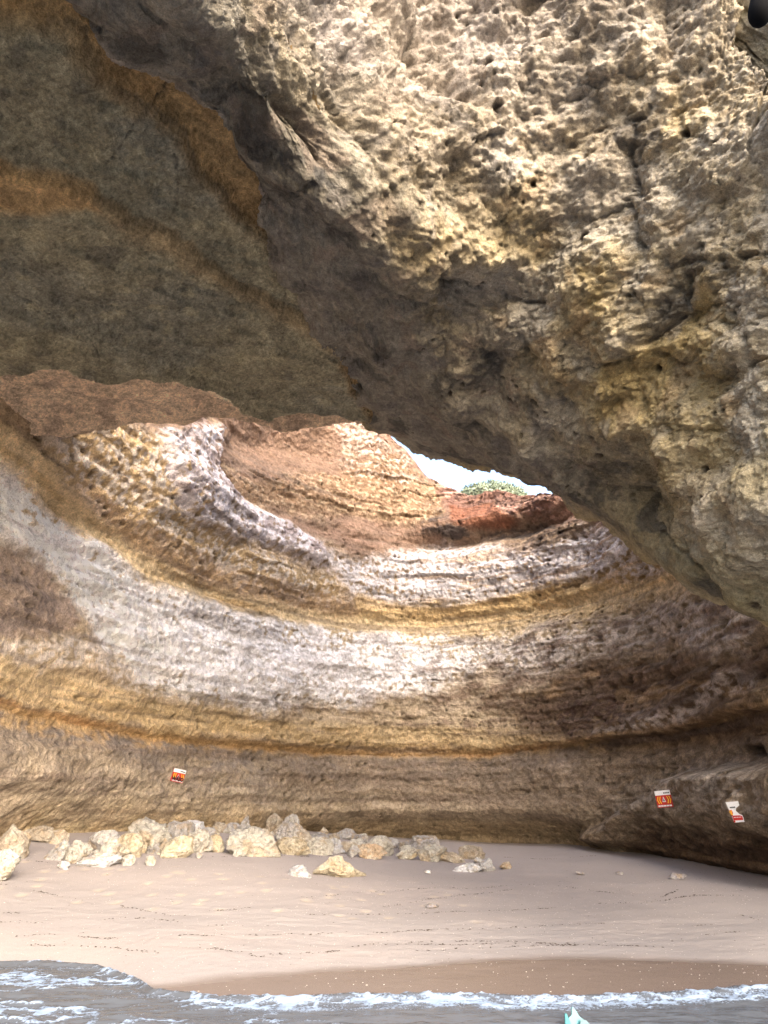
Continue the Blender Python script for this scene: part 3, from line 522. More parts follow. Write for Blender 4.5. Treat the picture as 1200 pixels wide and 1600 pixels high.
    mix(sstep(1.2, 1.6, Z)*(1-sstep(3.2, 3.5, Z)), (.30,.25,.20), .38)
    thinl = sstep(.16, .30, fbm(Q*[.16, 4.2, 1], 1.0, 4, 44)+.25*speck); mix(thinl*sstep(1.4, 1.8, Z)*(1-.75*wm*core*leftness)*(1-uw*.5), (.17,.125,.095), .5)
    cen = sstep(-3, 8, AZ)*sstep(3.9, 4.6, Z)*(1-sstep(7.2, 7.7, Z)); mix(cen*sstep(.05, .28, .6*lam+.7*blot+.2*speck), (.19,.13,.09), .75)
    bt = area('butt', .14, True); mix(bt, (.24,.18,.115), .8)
    mix(area('buttgrey', .3)*sstep(-.25, .1, speck+.5*blot), (.36,.32,.27), .75)  # lit grey ridge of the buttress put into the colour
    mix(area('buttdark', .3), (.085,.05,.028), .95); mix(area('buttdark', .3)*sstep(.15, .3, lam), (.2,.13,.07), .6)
    foot = (1-sstep(.9, 2.2, Z+wz)); mix(foot*leftness, (.46,.34,.16), .6); mix(foot*leftness*sstep(.0, .3, drip), (.36,.23,.08), .55)
    mix(foot*leftness*sstep(.1, .35, -blot), (.33,.31,.19), .5)
    hole = area('hole', .05, True); mix(hole, (.06,.045,.035))
    lum = C@np.array([.3, .55, .15]); C = C+(lum[..., None]*np.array([1.03, 1., .94])-C)*.12; C = C*np.array([.98, .945, .95])*(1+.22*(1-sstep(-24, -14, AZ)))[..., None]  # far left cream lightened in the colour, for skylight that misses it
    C *= (1+.22*np.clip(lam, -.8, .8)+.14*np.clip(speck, -1, 1))[..., None]
    # --- relief
    crust = np.clip(wm*cov+uw*.9+area('streak', .2)+.6*area('whitestripe', .2)+.7*area('fleck', .3)+.5*area('orange', .3)+.5*area('red', .2)+.45*rightness+.5*area('butt', .2, True), 0, 1.2)
    smooth = np.clip(area('brown', .25, True)*.55+ye*.5+le*.6+.5*foot*leftness, 0, 1)
    D = .30*fbm(Q, 3.2, 4, 61)+.13*fbm(Q*[.7, 1.5, 1], 1.1, 4, 62)
    lamr = fbm(Q*[.30, 2.6, 1], .9, 5, 42, .6, 'ridge'); D += (1-smooth)*(.045*lam*(1-.5*wm*core)+.055*lamr*(1-.55*wm*core)+.05*fbm(Q*[.5, 2.2, 1], .5, 4, 63))
    D += (1-smooth*.8)*(.02+.035*crust)*fbm(Q, .40, 5, 64, .7)+(.010+.035*crust)*fbm(Q, .17, 2, 66, .6, 'billow')*(1-.6*smooth)
    D -= .07*line('ledge', .03, .14)+.07*line('yellow', .06, .2)+.06*line('yellow2', .05, .12)
    pits = sstep(.30, .48, fbm(Q, .5, 3, 67))*(.3+rightness); D -= .12*pits*(1-smooth)
    ph, pv, _ = worley(Q*[1, 1.25, 1], .30, 81); bore = (1-sstep(.12, .24, ph))*(pv > .62)*sstep(-.05, .15, fbm(Q, 1.4, 2, 82))*(1-.8*wm*core)*(1-smooth); D -= .09*bore
    kn, kv, ke = worley(Q*[.8, 1.3, 1]+.2*fbm(Q, .5, 2, 83)[..., None]*np.float32([1, 1, 0]), .55, 84); D += (.10*(.6-kn)+.07*(kv-.5))*(.35+.65*rightness+.3*uw)*(1-smooth)*(1-.6*wm*core)
    fr = np.abs(fbm(Q*[.8, .5, 1], 1.6, 4, 85)); crack = (1-sstep(0, .012, fr))*sstep(.05, .3, fbm(Q, 2., 2, 89)); D -= .06*crack*(1-smooth)
    # stepped ledges in the upper beds
    for k, zl in enumerate((4.25, 4.75, 5.35, 8.75, 9.25, 9.9, 10.5, 12.4, 12.9, 13.6, 14.2)):
        zz = zl+.22*fbm(np.stack([S, 0*S+k*9.1, 0*S], -1), 2.6, 3, 70+k)
        w = sstep(-.05, .22, fbm(np.stack([S, 0*S+k*5.3, 0*S+3], -1), 3.5, 2, 90+k))
        D += (.13 if zl > 8 else .075)*w*np.where(Z > zz, np.exp(-(Z-zz)/.32), 0)*(1-smooth*.7)
    D += .95*sstep(-.05, .40, sdist('butt', True))*(1-.55*sstep(2.4, .4, Z)*0)-.45*area('buttdark', .5)
    cr = seg_dist(X2, Y2, PAINT['crease']); D += .22*np.exp(-(cr/.26)**2)*(.6+.8*fbm(Q, .6, 3, 86))
    D -= .35*hole
    lz = np.interp(S, [q[0] for q in PAINT['ledge']], [q[1] for q in PAINT['ledge']])+.08*fbm(Q, .8, 3, 96)
    D += (.08+.26*rightness)*np.where(Z > lz, np.exp(-(Z-lz)/.5), 0)*(1-area('butt', .2, True))
    rd = area('red', .3)+.6*area('orange', .3)+.5*area('black', .2); D += rd*(.14*fbm(Q*[1, 1.6, 1], .6, 4, 87, .6, 'ridge')+.05*fbm(Q, .2, 3, 88, .6, 'billow'))
    D += .30*sstep(-.25, .25, poly_sd(X2, Y2, PAINT['streak']))
    ang = seg_dist(X1, Y1, [(18.45, 13.6), (18.5, 11.6), (19.6, 10.9)])
    D -= .25*np.exp(-(ang/.16)**2)
    D -= .5*sstep(.0, 1.4, sdist('brown', True))
    for (su, sz), _ in SIGNS:                       # the boards sit on fairly even rock
        w = np.exp(-(((S-su)/.45)**2+((Z-sz)/.42)**2)**2)
        D = D*(1-w)+w*(np.median(D[w > .5])-(.62*(S-su) if su > 30 else 0))
    tt = .3*sstep(0, .15, v)[None, :]+.7
    O2 = O+D*tt
    P = np.concatenate([c[:, None, :]+nrm[:, None, :]*O2[..., None], (Z+.06*fbm(Q+5, .6, 3, 68))[..., None]], -1)
    C = C*(1-.45*bore-.3*crack)[..., None]*(1+(.22*rightness+.12)*np.clip(speck*1.4, -1, 1))[..., None]
    # uneven rim
    rimn = fbm(np.stack([s, 0*s, 0*s], -1), 1.4, 5, 77)
    P[..., 2] += (rimn*.35)[:, None]*(v[None, :]**6)
    # land behind the rim
    rows, colr = [], []
    last = P[:, -1]
    for k in range(1, NT+1):
        d = .25*k+.14*k*k
        q = last.copy(); q[:, :2] -= nrm*d
        q[:, 2] += .10*d+.12*fbm(np.stack([s, 0*s+d, 0*s], -1), 1.3, 4, 78)
        rows.append(q); t = sstep(1, 7, k)
        colr.append(C[:, -1]*(1-t)+col3(.16, .15, .07)*t)
    P = np.concatenate([P]+[r[:, None] for r in rows], 1); C = np.concatenate([C]+[r[:, None] for r in colr], 1)
    faces = grid_faces(NU, NV+NT)
    # the beds as parts
    Zl = np.concatenate([Z+wz*.15, np.full((NU, NT), 99.)], 1); Zf = Zl[:-1, :-1]
    top_bed = np.interp(az, [-4, 2, 12, 20], [11.6, 12.6, 11.75, 10.9])[:-1, None]
    btf = sstep(-.05, .05, np.concatenate([sdist('butt', True), np.full((NU, NT), -9.)], 1))[:-1, :-1] > .5
    bed = np.select([btf, Zf > 90, Zf > top_bed, Zf > 8.4, Zf > 7.75, Zf > 3.85, Zf > 3.4], [7, 6, 5, 4, 3, 2, 1], 0)
    root = empty('cave_wall'); tag(root, 'curved back wall of the sea cave with level bands of rock', kind='structure')
    labs = {0: 'dull tan and grey lowest bed with a worn foot', 1: 'thin orange soft layer', 2: 'thick bed crusted white', 3: 'sandy yellow soft layer',
            4: 'rough upper bed streaked white and brown', 5: 'red and brown top bed under the rim', 6: 'scrubby ground on the cliff top', 7: 'bulging rock that carries two boards, dark below'}
    for b in range(8):
        f = faces[bed == b]
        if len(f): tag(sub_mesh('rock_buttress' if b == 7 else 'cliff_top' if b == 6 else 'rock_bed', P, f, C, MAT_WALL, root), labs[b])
    return P, c, s, nrm, Z, az

WALL = build_wall()

# ================================================================ ROCK ARCH in front
def build_arch():
    NU, NR = 780, 660
    G, U, Vv = arch_net(ARCH, NU, NR)
    n = grid_normals(G).astype(np.float32); G = G.astype(np.float32)
    to_cam = np.array([0, 0, 2.2])-G; mid = (slice(NU//3, 2*NU//3), slice(NR//2, 3*NR//4))
    if np.sum(n[mid]*to_cam[mid]) < 0: n = -n; flip = True
    else: flip = False
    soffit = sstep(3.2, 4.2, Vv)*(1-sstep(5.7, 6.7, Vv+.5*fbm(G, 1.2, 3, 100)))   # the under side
    rightlow = sstep(6.5, 9.5, U)
    # relief
    W1 = G+.25*np.stack([fbm(G, .8, 2, 101), fbm(G, .8, 2, 102), fbm(G, .8, 2, 103)], -1)
    f1, v1, _ = worley(W1*[1, 1, 1.25], .95, 5); f2, v2, e2 = worley(W1*[1, 1, 1.2], .36, 6); f3, _, _ = worley(G+.05*np.stack([fbm(G, .2, 2, 104)]*3, -1), .14, 7)
    big = fbm(G*[1, 1, 1.2], 2.4, 3, 110)
    face = 1-soffit
    rough = np.clip(.45+.55*face, 0, 1)*(1-.45*rightlow)
    D = .50*big+.28*fbm(G*[1, 1, 1.5], 1.0, 4, 111)
    D += rough*(.24*(.62-f1)+.14*(v1-.5)+.075*(.6-f2)+.045*(v2-.5)+.042*(.55-f3))
    D += rough*(.08*fbm(G*[1, 1, 1.5], .5, 5, 112, .66, 'billow')+.05*fbm(G*[1, 1, 1.3], .2, 4, 115, .7, 'ridge'))
    D += (.026+.026*face)*fbm(G, .11, 4, 113, .7)+.012*fbm(G, .05, 2, 114)
    # long clefts, each along its own line
    jig = .10*np.stack([fbm(G, .35, 3, 120), fbm(G, .35, 3, 121), fbm(G, .35, 3, 122)], -1)
    cl = np.full(U.shape, 9.)
    for l in CLEFTS: cl = np.minimum(cl, seg_dist3(G+jig, l))
    cleft = (1-sstep(.01, .06, cl)); D -= .09*cleft+.14*np.exp(-(cl/.25)**2)
    cl2 = np.abs(fbm(G*[.8, .8, 1.5]+9, .9, 4, 123)); cleft2 = (1-sstep(.0, .03, cl2))*sstep(.12, .35, fbm(G, .8, 2, 124)); D -= .05*cleft2*rough
    # bored holes
    fh, vh, _ = worley(G+.8*jig, .42, 9); hol = (1-sstep(.09, .18, fh+.06*fbm(G, .08, 2, 132)))*(vh > .6)*(fbm(G, 1.7, 2, 130) > -.08); D -= .13*hol*(.35+.65*face)
    fh2, vh2, _ = worley(G, .17, 12); hol2 = (1-sstep(.15, .26, fh2))*(vh2 > .72)*(fbm(G, 1.1, 2, 131) > .05); D -= .05*hol2
    edge = np.exp(-((Vv-4.0)/.7)**2); D *= 1-.75*edge*sstep(3.5, 5, U)*(1-sstep(9, 11, U))
    D *= sstep(0, 1.5, Vv)
    P = G+n*D[..., None]
    # colours
    bl = fbm(G, 1.5, 5, 140); bl2 = fbm(G, .5, 5, 141); sp = fbm(G, .12, 4, 142)
    C = np.broadcast_to(col3(.58, .475, .295), G.shape).copy()
    def mix(m, col, a=1.0):
        nonlocal C; C = C+(col3(*col)-C)*np.clip(m*a, 0, 1).astype(np.float32)[..., None]
    mix(sstep(-.05, .3, bl), (.57,.515,.42), .8)               # greyer cream
    mix(sstep(.05, .35, -bl+.3*bl2), (.60,.455,.215), .9)         # yellow
    mix(sstep(.12, .38, bl2), (.42,.39,.34), .5)
    mix(sstep(.22, .42, -bl2), (.58,.40,.20), .5)               # orange patches
    mix((1-sstep(2.0, 4.2, U))*face, (.50,.44,.41), .75)        # pinkish grey towards the left
    mix(sstep(7.0, 8.2, Vv)*(1-sstep(5, 9, U)), (.60,.53,.44), .5)
    mix(rightlow*face*sstep(-.3, .2, bl2-bl), (.60,.49,.265), .6)
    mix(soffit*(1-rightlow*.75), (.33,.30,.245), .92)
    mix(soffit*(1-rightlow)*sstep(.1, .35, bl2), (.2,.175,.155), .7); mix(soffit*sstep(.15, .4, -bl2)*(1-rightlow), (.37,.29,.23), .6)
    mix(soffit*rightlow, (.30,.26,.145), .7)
    mix(sstep(.18, .4, fbm(G, .8, 5, 143)+.3*sp)*(.4+.6*soffit), (.10,.095,.085), .75)     # black lichen
    dk = np.full(U.shape, 9.); br = dk.copy()
    for l in DARKS: dk = np.minimum(dk, seg_dist3(G+3*jig, l))
    for l in BRIGHTS: br = np.minimum(br, seg_dist3(G+3*jig, l))
    mix(np.exp(-(br/.5)**2), (.60,.52,.42), .6); mix(np.exp(-(dk/.22)**2)*sstep(-.3, .15, sp+bl2), (.085,.08,.075), .8)
    mix(cleft, (.24,.21,.17), .45); mix(cleft2, (.2,.17,.13), .5); mix(hol, (.07,.05,.035), .9); mix(hol2, (.1,.08,.05), .8)
    C *= np.array([.76, .765, .79])*(1+.34*np.clip(sp, -1, 1)+.22*np.clip(bl2, -1, 1)+.16*(v2-.5))[..., None]
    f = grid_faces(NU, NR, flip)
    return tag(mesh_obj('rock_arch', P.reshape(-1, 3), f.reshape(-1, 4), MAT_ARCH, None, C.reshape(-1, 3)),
               'huge overhanging pitted limestone arch across the top right of the picture', kind='structure')

build_arch()

# ================================================================ CAVE ROOF on the left
def build_roof():
    xs = np.linspace(-11.0, 2.2, 470); ys = np.linspace(.6, 14.6, 520)
    X, Y = np.meshgrid(xs, ys, indexing='ij'); Q = np.stack([X, Y, 0*X], -1)
    wx = fbm(Q, 1.0, 3, 200)*.22; wy = fbm(Q, 1.0, 3, 201)*.22
    def side(line):         # signed: positive on the far / left side of a line that runs from -x to +x
        l = np.array(line); yy = np.interp(X+wx, l[:, 0], l[:, 1]); d = seg_dist(X+wx, Y+wy, line, 30.); return np.where(Y+wy > yy, d, -d)
    near = side(SLAB_NEAR); step = side(SLAB_STEP); far = side(SLAB_FAR); rim = side(ROOF_FAR)
    z = ceiling_z(X, Y)
    # below = smaller z.  strip by the arch is highest, then two dropped slabs, then the brown roof beyond
    dz = .24*(1-sstep(-.14, .12, near))-.16*sstep(-.04, .08, step)
    dz = dz*(1-sstep(.0, .06, far))+.30*sstep(.0, .06, far)
    z = z+dz
    b1 = fbm(Q, 2.4, 4, 210); b2 = fbm(Q, .45, 5, 211); sp = fbm(Q, .09, 4, 212)
    z = z+.10*b1+.045*b2+.018*sp
    thin = fbm(np.stack([X*.8+Y*.5, Y*.3-X*.5, 0*X], -1)*[2.5, .5, 1], 1.2, 4, 214); z = z+.03*thin
    # scaled-off flakes: small terraces
    te = fbm(np.stack([X*.9+Y*.45, Y*.9-X*.45, 0*X], -1)*[.6, 1.3, 1], 1.5, 5, 215)*4; z = z-.05*(np.floor(te)+sstep(.88, 1., te-np.floor(te)))
    ck = np.full(X.shape, 9.); jx = wx*.5+.10*fbm(Q, .35, 4, 220); jy = wy*.5+.10*fbm(Q, .35, 4, 221)
    for l in CRACKS: ck = np.minimum(ck, seg_dist(X+jx, Y+jy, l, .2))
    joint = np.minimum(np.abs(step+.05*b2), np.abs(near+.05*b2)); jm = (1-sstep(.004, .03, joint))*sstep(-.3, .15, b1+.5*b2); z = z+.04*jm
    vein = np.abs(fbm(np.stack([X*.8+Y*.5, Y*.9-X*.5, 0*X], -1)*[.5, 1.2, 1], 1.8, 5, 222)); vm = (1-sstep(.0, .014, vein))*sstep(-.05, .25, fbm(Q, 2., 2, 223)); z = z+.03*vm
    z = z+.05*(1-sstep(.0, .016, ck))*sstep(-.25, .1, b2)
    # far edge of the brown roof curls up
    z = z+.5*sstep(-.25, .25, rim)**2
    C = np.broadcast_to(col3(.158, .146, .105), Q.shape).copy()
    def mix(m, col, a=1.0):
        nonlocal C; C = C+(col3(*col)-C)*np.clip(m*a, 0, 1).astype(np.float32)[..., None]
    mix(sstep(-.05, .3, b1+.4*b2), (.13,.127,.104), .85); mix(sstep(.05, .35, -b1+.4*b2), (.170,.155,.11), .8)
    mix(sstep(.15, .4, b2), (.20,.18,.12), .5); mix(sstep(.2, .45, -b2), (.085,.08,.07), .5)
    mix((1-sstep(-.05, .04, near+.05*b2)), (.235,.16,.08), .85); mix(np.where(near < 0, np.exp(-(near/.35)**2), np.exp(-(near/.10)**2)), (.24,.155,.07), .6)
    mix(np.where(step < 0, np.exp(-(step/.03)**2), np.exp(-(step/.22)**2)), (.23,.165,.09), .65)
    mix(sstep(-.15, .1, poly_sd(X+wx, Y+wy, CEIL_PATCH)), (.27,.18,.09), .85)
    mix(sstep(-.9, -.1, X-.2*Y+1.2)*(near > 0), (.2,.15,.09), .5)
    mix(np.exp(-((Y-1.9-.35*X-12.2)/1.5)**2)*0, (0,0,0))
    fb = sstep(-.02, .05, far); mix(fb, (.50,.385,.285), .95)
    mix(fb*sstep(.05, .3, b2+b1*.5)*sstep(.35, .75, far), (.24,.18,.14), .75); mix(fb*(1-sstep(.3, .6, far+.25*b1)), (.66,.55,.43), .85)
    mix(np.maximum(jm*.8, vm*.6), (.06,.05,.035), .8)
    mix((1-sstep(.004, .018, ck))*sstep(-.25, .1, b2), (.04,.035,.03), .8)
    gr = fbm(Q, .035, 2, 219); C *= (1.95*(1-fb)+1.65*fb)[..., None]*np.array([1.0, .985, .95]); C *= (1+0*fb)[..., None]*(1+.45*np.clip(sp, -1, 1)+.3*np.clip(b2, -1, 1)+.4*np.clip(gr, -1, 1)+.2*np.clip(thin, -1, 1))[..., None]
    P = np.stack([X, Y, z], -1); faces = grid_faces(len(xs), len(ys), True)
    ctr = lambda a: .25*(a[:-1, :-1]+a[1:, :-1]+a[:-1, 1:]+a[1:, 1:])
    keep = (ctr(rim) < .3)|(ctr(far) < .02)
    keep &= ~((ctr(X) > 1.4)&(ctr(Y) < 5))
    nr, stp, fr = ctr(near), ctr(step), ctr(far)
    edge_x = np.interp(ctr(Y), [p[1] for p in EDGE_LINE], [p[0] for p in EDGE_LINE])
    keep &= ctr(X) < edge_x+1.2
    which = np.select([fr > .03, stp > .03, nr > 0], [3, 2, 1], 0)
    root = empty('cave_roof'); tag(root, 'smooth dark underside of the cave roof, stepped in broad slabs, upper left', kind='structure')
    labs = ['ochre strip of roof beside the rough arch', 'grey slab of roof in the middle', 'dark olive slab of roof nearest the opening', 'brown roof beyond the dark slab']
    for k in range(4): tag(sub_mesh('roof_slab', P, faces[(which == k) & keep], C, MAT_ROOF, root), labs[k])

EDGE_LINE = [(a[4][0], a[4][1]) for a in ARCH[:6]]
build_roof()

# ================================================================ BEACH
def sand_material():
    m, nt, b = new_mat('beach_sand'); N, Lk = nt.nodes, nt.links
    at = N.new('ShaderNodeAttribute'); at.attribute_name = 'albedo'; wt = N.new('ShaderNodeAttribute'); wt.attribute_name = 'wet'
    tc = N.new('ShaderNodeTexCoord')
    n1 = N.new('ShaderNodeTexNoise'); n1.inputs['Scale'].default_value = 90; n1.inputs['Detail'].default_value = 6; Lk.new(tc.outputs['Object'], n1.inputs['Vector'])
    n2 = N.new('ShaderNodeTexNoise'); n2.inputs['Scale'].default_value = 9; n2.inputs['Detail'].default_value = 6; Lk.new(tc.outputs['Object'], n2.inputs['Vector'])
    r = N.new('ShaderNodeMapRange'); r.inputs['From Min'].default_value = .3; r.inputs['From Max'].default_value = .7; r.inputs['To Min'].default_value = .85; r.inputs['To Max'].default_value = 1.15
    Lk.new(n1.outputs['Fac'], r.inputs['Value'])
    vm = N.new('ShaderNodeVectorMath'); vm.operation = 'SCALE'; Lk.new(at.outputs['Color'], vm.inputs[0]); Lk.new(r.outputs[0], vm.inputs['Scale']); Lk.new(vm.outputs[0], b.inputs['Base Color'])
    rr = N.new('ShaderNodeMapRange'); rr.inputs['To Min'].default_value = .9; rr.inputs['To Max'].default_value = .2; Lk.new(wt.outputs['Fac'], rr.inputs['Value']); Lk.new(rr.outputs[0], b.inputs['Roughness'])
    ad = N.new('ShaderNodeMath'); ad.operation = 'MULTIPLY_ADD'; Lk.new(n2.outputs['Fac'], ad.inputs[0]); ad.inputs[1].default_value = 2.0; Lk.new(n1.outputs['Fac'], ad.inputs[2])
    bs = N.new('ShaderNodeMapRange'); bs.inputs['To Min'].default_value = .35; bs.inputs['To Max'].default_value = .08; Lk.new(wt.outputs['Fac'], bs.inputs['Value'])
    bp = N.new('ShaderNodeBump'); bp.inputs['Distance'].default_value = .02; Lk.new(bs.outputs[0], bp.inputs['Strength']); Lk.new(ad.outputs[0], bp.inputs['Height']); Lk.new(bp.outputs[0], b.inputs['Normal'])
    b.inputs['Specular IOR Level'].default_value = .35
    return m

def sand_z(x, y):
    x = np.asarray(x, float); y = np.asarray(y, float); Q = np.stack([x, y, 0*x], -1)
    az = np.degrees(np.arctan2(x, np.maximum(y, .5))); d = np.hypot(x, y)-shore_r(np.clip(az, -36, 36))
    up = sstep(.3, 2.5, d)
    return sand_height(x, y)+up*(.05*fbm(Q, 2.6, 3, 300)+.012*fbm(Q*[.6, 1.6, 1], .5, 4, 301)+.006*fbm(Q, .14, 3, 302))

def build_beach():
    xs = np.linspace(-11, 11, 420); ys = np.r_[np.linspace(3.5, 12, 230), np.linspace(12, 29, 190)[1:]]
    X, Y = np.meshgrid(xs, ys, indexing='ij'); Q = np.stack([X, Y, 0*X], -1)
    z = sand_z(X, Y)
    az = np.clip(np.degrees(np.arctan2(X, Y)), -36, 36); r = np.hypot(X, Y)
    rw = np.interp(az, WET_AZ, WET_R)+.05*fbm(Q, .8, 3, 305)
    wet = 1-sstep(-.32, .10, r-rw+.10*fbm(Q*[.5, 1.5, 1], .5, 3, 306))
    # footprints in the dry sand at the back left
    fp, fv, _ = worley(np.stack([X*1.0, Y*.75, 0*X], -1), .42, 33); zone = sstep(11.3, 12, Y)*(1-sstep(14.5, 15.5, Y))*(1-sstep(1.0, 2.0, X)); hit = (fv > .45)*zone*(1-sstep(.1, .26, fp))
    z = z-.018*hit+.006*zone*(fp < .4)*(fv > .45)
    b = fbm(Q, 2.2, 4, 310)
    C = np.broadcast_to(col3(.27, .247, .243), Q.shape).copy()
    def mix(m, col, a=1.0):
        nonlocal C; C = C+(col3(*col)-C)*np.clip(m*a, 0, 1).astype(np.float32)[..., None]
    mix(sstep(11, 15, Y)+0*X, (.325,.285,.272), .8)
    mix(sstep(0, .4, b), (.31,.275,.262), .5); mix(hit, (.44,.37,.28), .5)
    mix(sstep(16, 22, Y)*sstep(1, 3, X), (.38,.335,.32), .6)
    mix(wet, (.155,.122,.106), .92)
    mesh = mesh_obj('beach', np.stack([X, Y, z], -1).reshape(-1, 3), grid_faces(len(xs), len(ys)).reshape(-1, 4), sand_material(), None, C.reshape(-1, 3), extra={'wet': wet})
    return tag(mesh, 'smooth pinkish sand of the cave beach, darker where wet', kind='structure')

build_beach()

# ================================================================ SEA
def sea_material():
    m, nt, b = new_mat('sea_water'); N, Lk = nt.nodes, nt.links
    fo = N.new('ShaderNodeAttribute'); fo.attribute_name = 'foam'
    tc = N.new('ShaderNodeTexCoord')
    mp = N.new('ShaderNodeMapping'); mp.inputs['Scale'].default_value = (1, 1.8, 1); Lk.new(tc.outputs['Object'], mp.inputs['Vector'])
    n = N.new('ShaderNodeTexNoise'); n.inputs['Scale'].default_value = 5; n.inputs['Detail'].default_value = 5; Lk.new(mp.outputs[0], n.inputs['Vector'])
    n2 = N.new('ShaderNodeTexNoise'); n2.inputs['Scale'].default_value = 45; n2.inputs['Detail'].default_value = 4; Lk.new(tc.outputs['Object'], n2.inputs['Vector'])
    vr = N.new('ShaderNodeMath'); vr.operation = 'SUBTRACT'; Lk.new(n2.outputs['Fac'], vr.inputs[0]); vr.inputs[1].default_value = .5
    am = N.new('ShaderNodeMath'); am.operation = 'MULTIPLY_ADD'; Lk.new(vr.outputs[0], am.inputs[0]); am.inputs[1].default_value = 1.5; Lk.new(fo.outputs['Fac'], am.inputs[2])
    st = N.new('ShaderNodeMapRange'); st.interpolation_type = 'SMOOTHSTEP'; st.inputs['From Min'].default_value = .30; st.inputs['From Max'].default_value = 1.0; Lk.new(am.outputs[0], st.inputs['Value'])
    mix = N.new('ShaderNodeMix'); mix.data_type = 'RGBA'; Lk.new(st.outputs[0], mix.inputs['Factor'])
    mix.inputs['A'].default_value = (.088, .100, .120, 1); mix.inputs['B'].default_value = (.25, .33, .46, 1)
    Lk.new(mix.outputs['Result'], b.inputs['Base Color'])
    rr = N.new('ShaderNodeMapRange'); rr.inputs['To Min'].default_value = .09; rr.inputs['To Max'].default_value = .75; Lk.new(st.outputs[0], rr.inputs['Value']); Lk.new(rr.outputs[0], b.inputs['Roughness'])
    hh = N.new('ShaderNodeMath'); hh.operation = 'MULTIPLY_ADD'; Lk.new(st.outputs[0], hh.inputs[0]); hh.inputs[1].default_value = .5; Lk.new(n.outputs['Fac'], hh.inputs[2])
    bp = N.new('ShaderNodeBump'); bp.inputs['Strength'].default_value = .35; bp.inputs['Distance'].default_value = .05; Lk.new(hh.outputs[0], bp.inputs['Height']); Lk.new(bp.outputs[0], b.inputs['Normal'])
    b.inputs['IOR'].default_value = 1.33
    return m

def build_sea():
    xs = np.r_[-900, -300, -100, -40, -18, np.linspace(-9, 9, 520), 18, 40, 100, 300, 900]
    ys = np.r_[-2000, -500, -150, -50, -15, -4, 0, 3, np.linspace(4.6, 12.2, 380)]
    X, Y = np.meshgrid(xs, ys, indexing='ij'); Q = np.stack([X, Y, 0*X], -1)
    az = np.clip(np.degrees(np.arctan2(X, np.maximum(Y, .1))), -36, 36)
    wob = .10*fbm(Q, .9, 3, 400)+.05*fbm(Q, .25, 3, 401)
    d = shore_r(az)+.06+wob-np.hypot(X, Y)                     # metres out from the edge of the wash
    a = np.clip(np.abs(d)/.5, 0, 1)
    amp = sstep(-.05, 1.4, d)
    z = SEA+amp*(.045*fbm(Q*[.6, 1.5, 1], 1.0, 3, 402)+.020*fbm(Q*[.7, 1.8, 1], .3, 4, 403))
    z += .035*np.exp(-((d-.10)/.10)**2)+.010*sstep(-.05, .1, d)
    lip = fbm(Q, .10, 3, 404, .6, 'billow')
    lobe = 1-sstep(-2.6, -.6, X+.25*(Y-9))                      # the tongue of wash at the left
    _, _, v1 = worley(Q*[.75, 1.25, 1]+.12*np.stack([fbm(Q, .3, 3, 405), fbm(Q, .3, 3, 406), 0*X], -1), .34, 21)
    _, _, v2 = worley(Q*[.8, 1.2, 1]+.08*np.stack([fbm(Q, .2, 3, 407), fbm(Q, .2, 3, 408), 0*X], -1), .17, 22)
    web = np.clip((1-sstep(.0, .16, v1))*.85+(1-sstep(.0, .14, v2))*.45, 0, 1)
    patch = sstep(-.12, .22, fbm(Q*[.6, 1.4, 1], .9, 4, 410))
    band = np.exp(-((d-.28)/.25)**2)*(.56+.8*fbm(Q*[.7, 1.4, 1], .22, 4, 411)+.4*web)
    foam = band*(1-lobe*.75)+web*patch*(1.15*lobe+.7*np.exp(-np.clip(d-.3, 0, 9)/.7))+.40*web*lobe+.14*lobe*patch
    foam += (.30+.6*web)*lobe*np.exp(-((d-1.0-.7*fbm(Q, .8, 3, 412))/.3)**2)*patch
    foam += np.exp(-(d/.03)**2)*.30
    foam += .35*sstep(.15, .4, fbm(Q*[.35, 1.8, 1], .4, 4, 413))*patch*(.4+web)
    foam *= (np.abs(X) < 9)*(Y > 4.4)
    z += .02*np.clip(foam, 0, 1)*(.5+lip)
    keep = d > -.03
    kf = keep[:-1, :-1] | keep[1:, :-1] | keep[:-1, 1:] | keep[1:, 1:]
    f = grid_faces(len(xs), len(ys))[kf]
    C = np.zeros(Q.shape)
    o = sub_mesh('sea', np.stack([X, Y, z], -1), f, C, sea_material(), None, {'foam': np.clip(foam, 0, 1)})
    return tag(o, 'murky shallow sea washing up in lacy white foam', kind='structure')

build_sea()

# ================================================================ BOULDERS
def icosphere(sub):
    bm = bmesh.new(); bmesh.ops.create_icosphere(bm, subdivisions=sub, radius=1.0)
    V = np.array([v.co[:] for v in bm.verts]); Fc = np.array([[v.index for v in f.verts] for f in bm.faces]); bm.free()
    return V, Fc
ICO5, ICO4, ICO3 = icosphere(5), icosphere(4), icosphere(3)
ROCK_COL = {'tan': (.58,.47,.32), 'pale': (.70,.63,.48), 'yellow': (.70,.58,.37), 'white': (.78,.74,.66), 'grey': (.55,.50,.42), 'orange': (.66,.47,.28), 'sandy': (.50,.44,.39)}

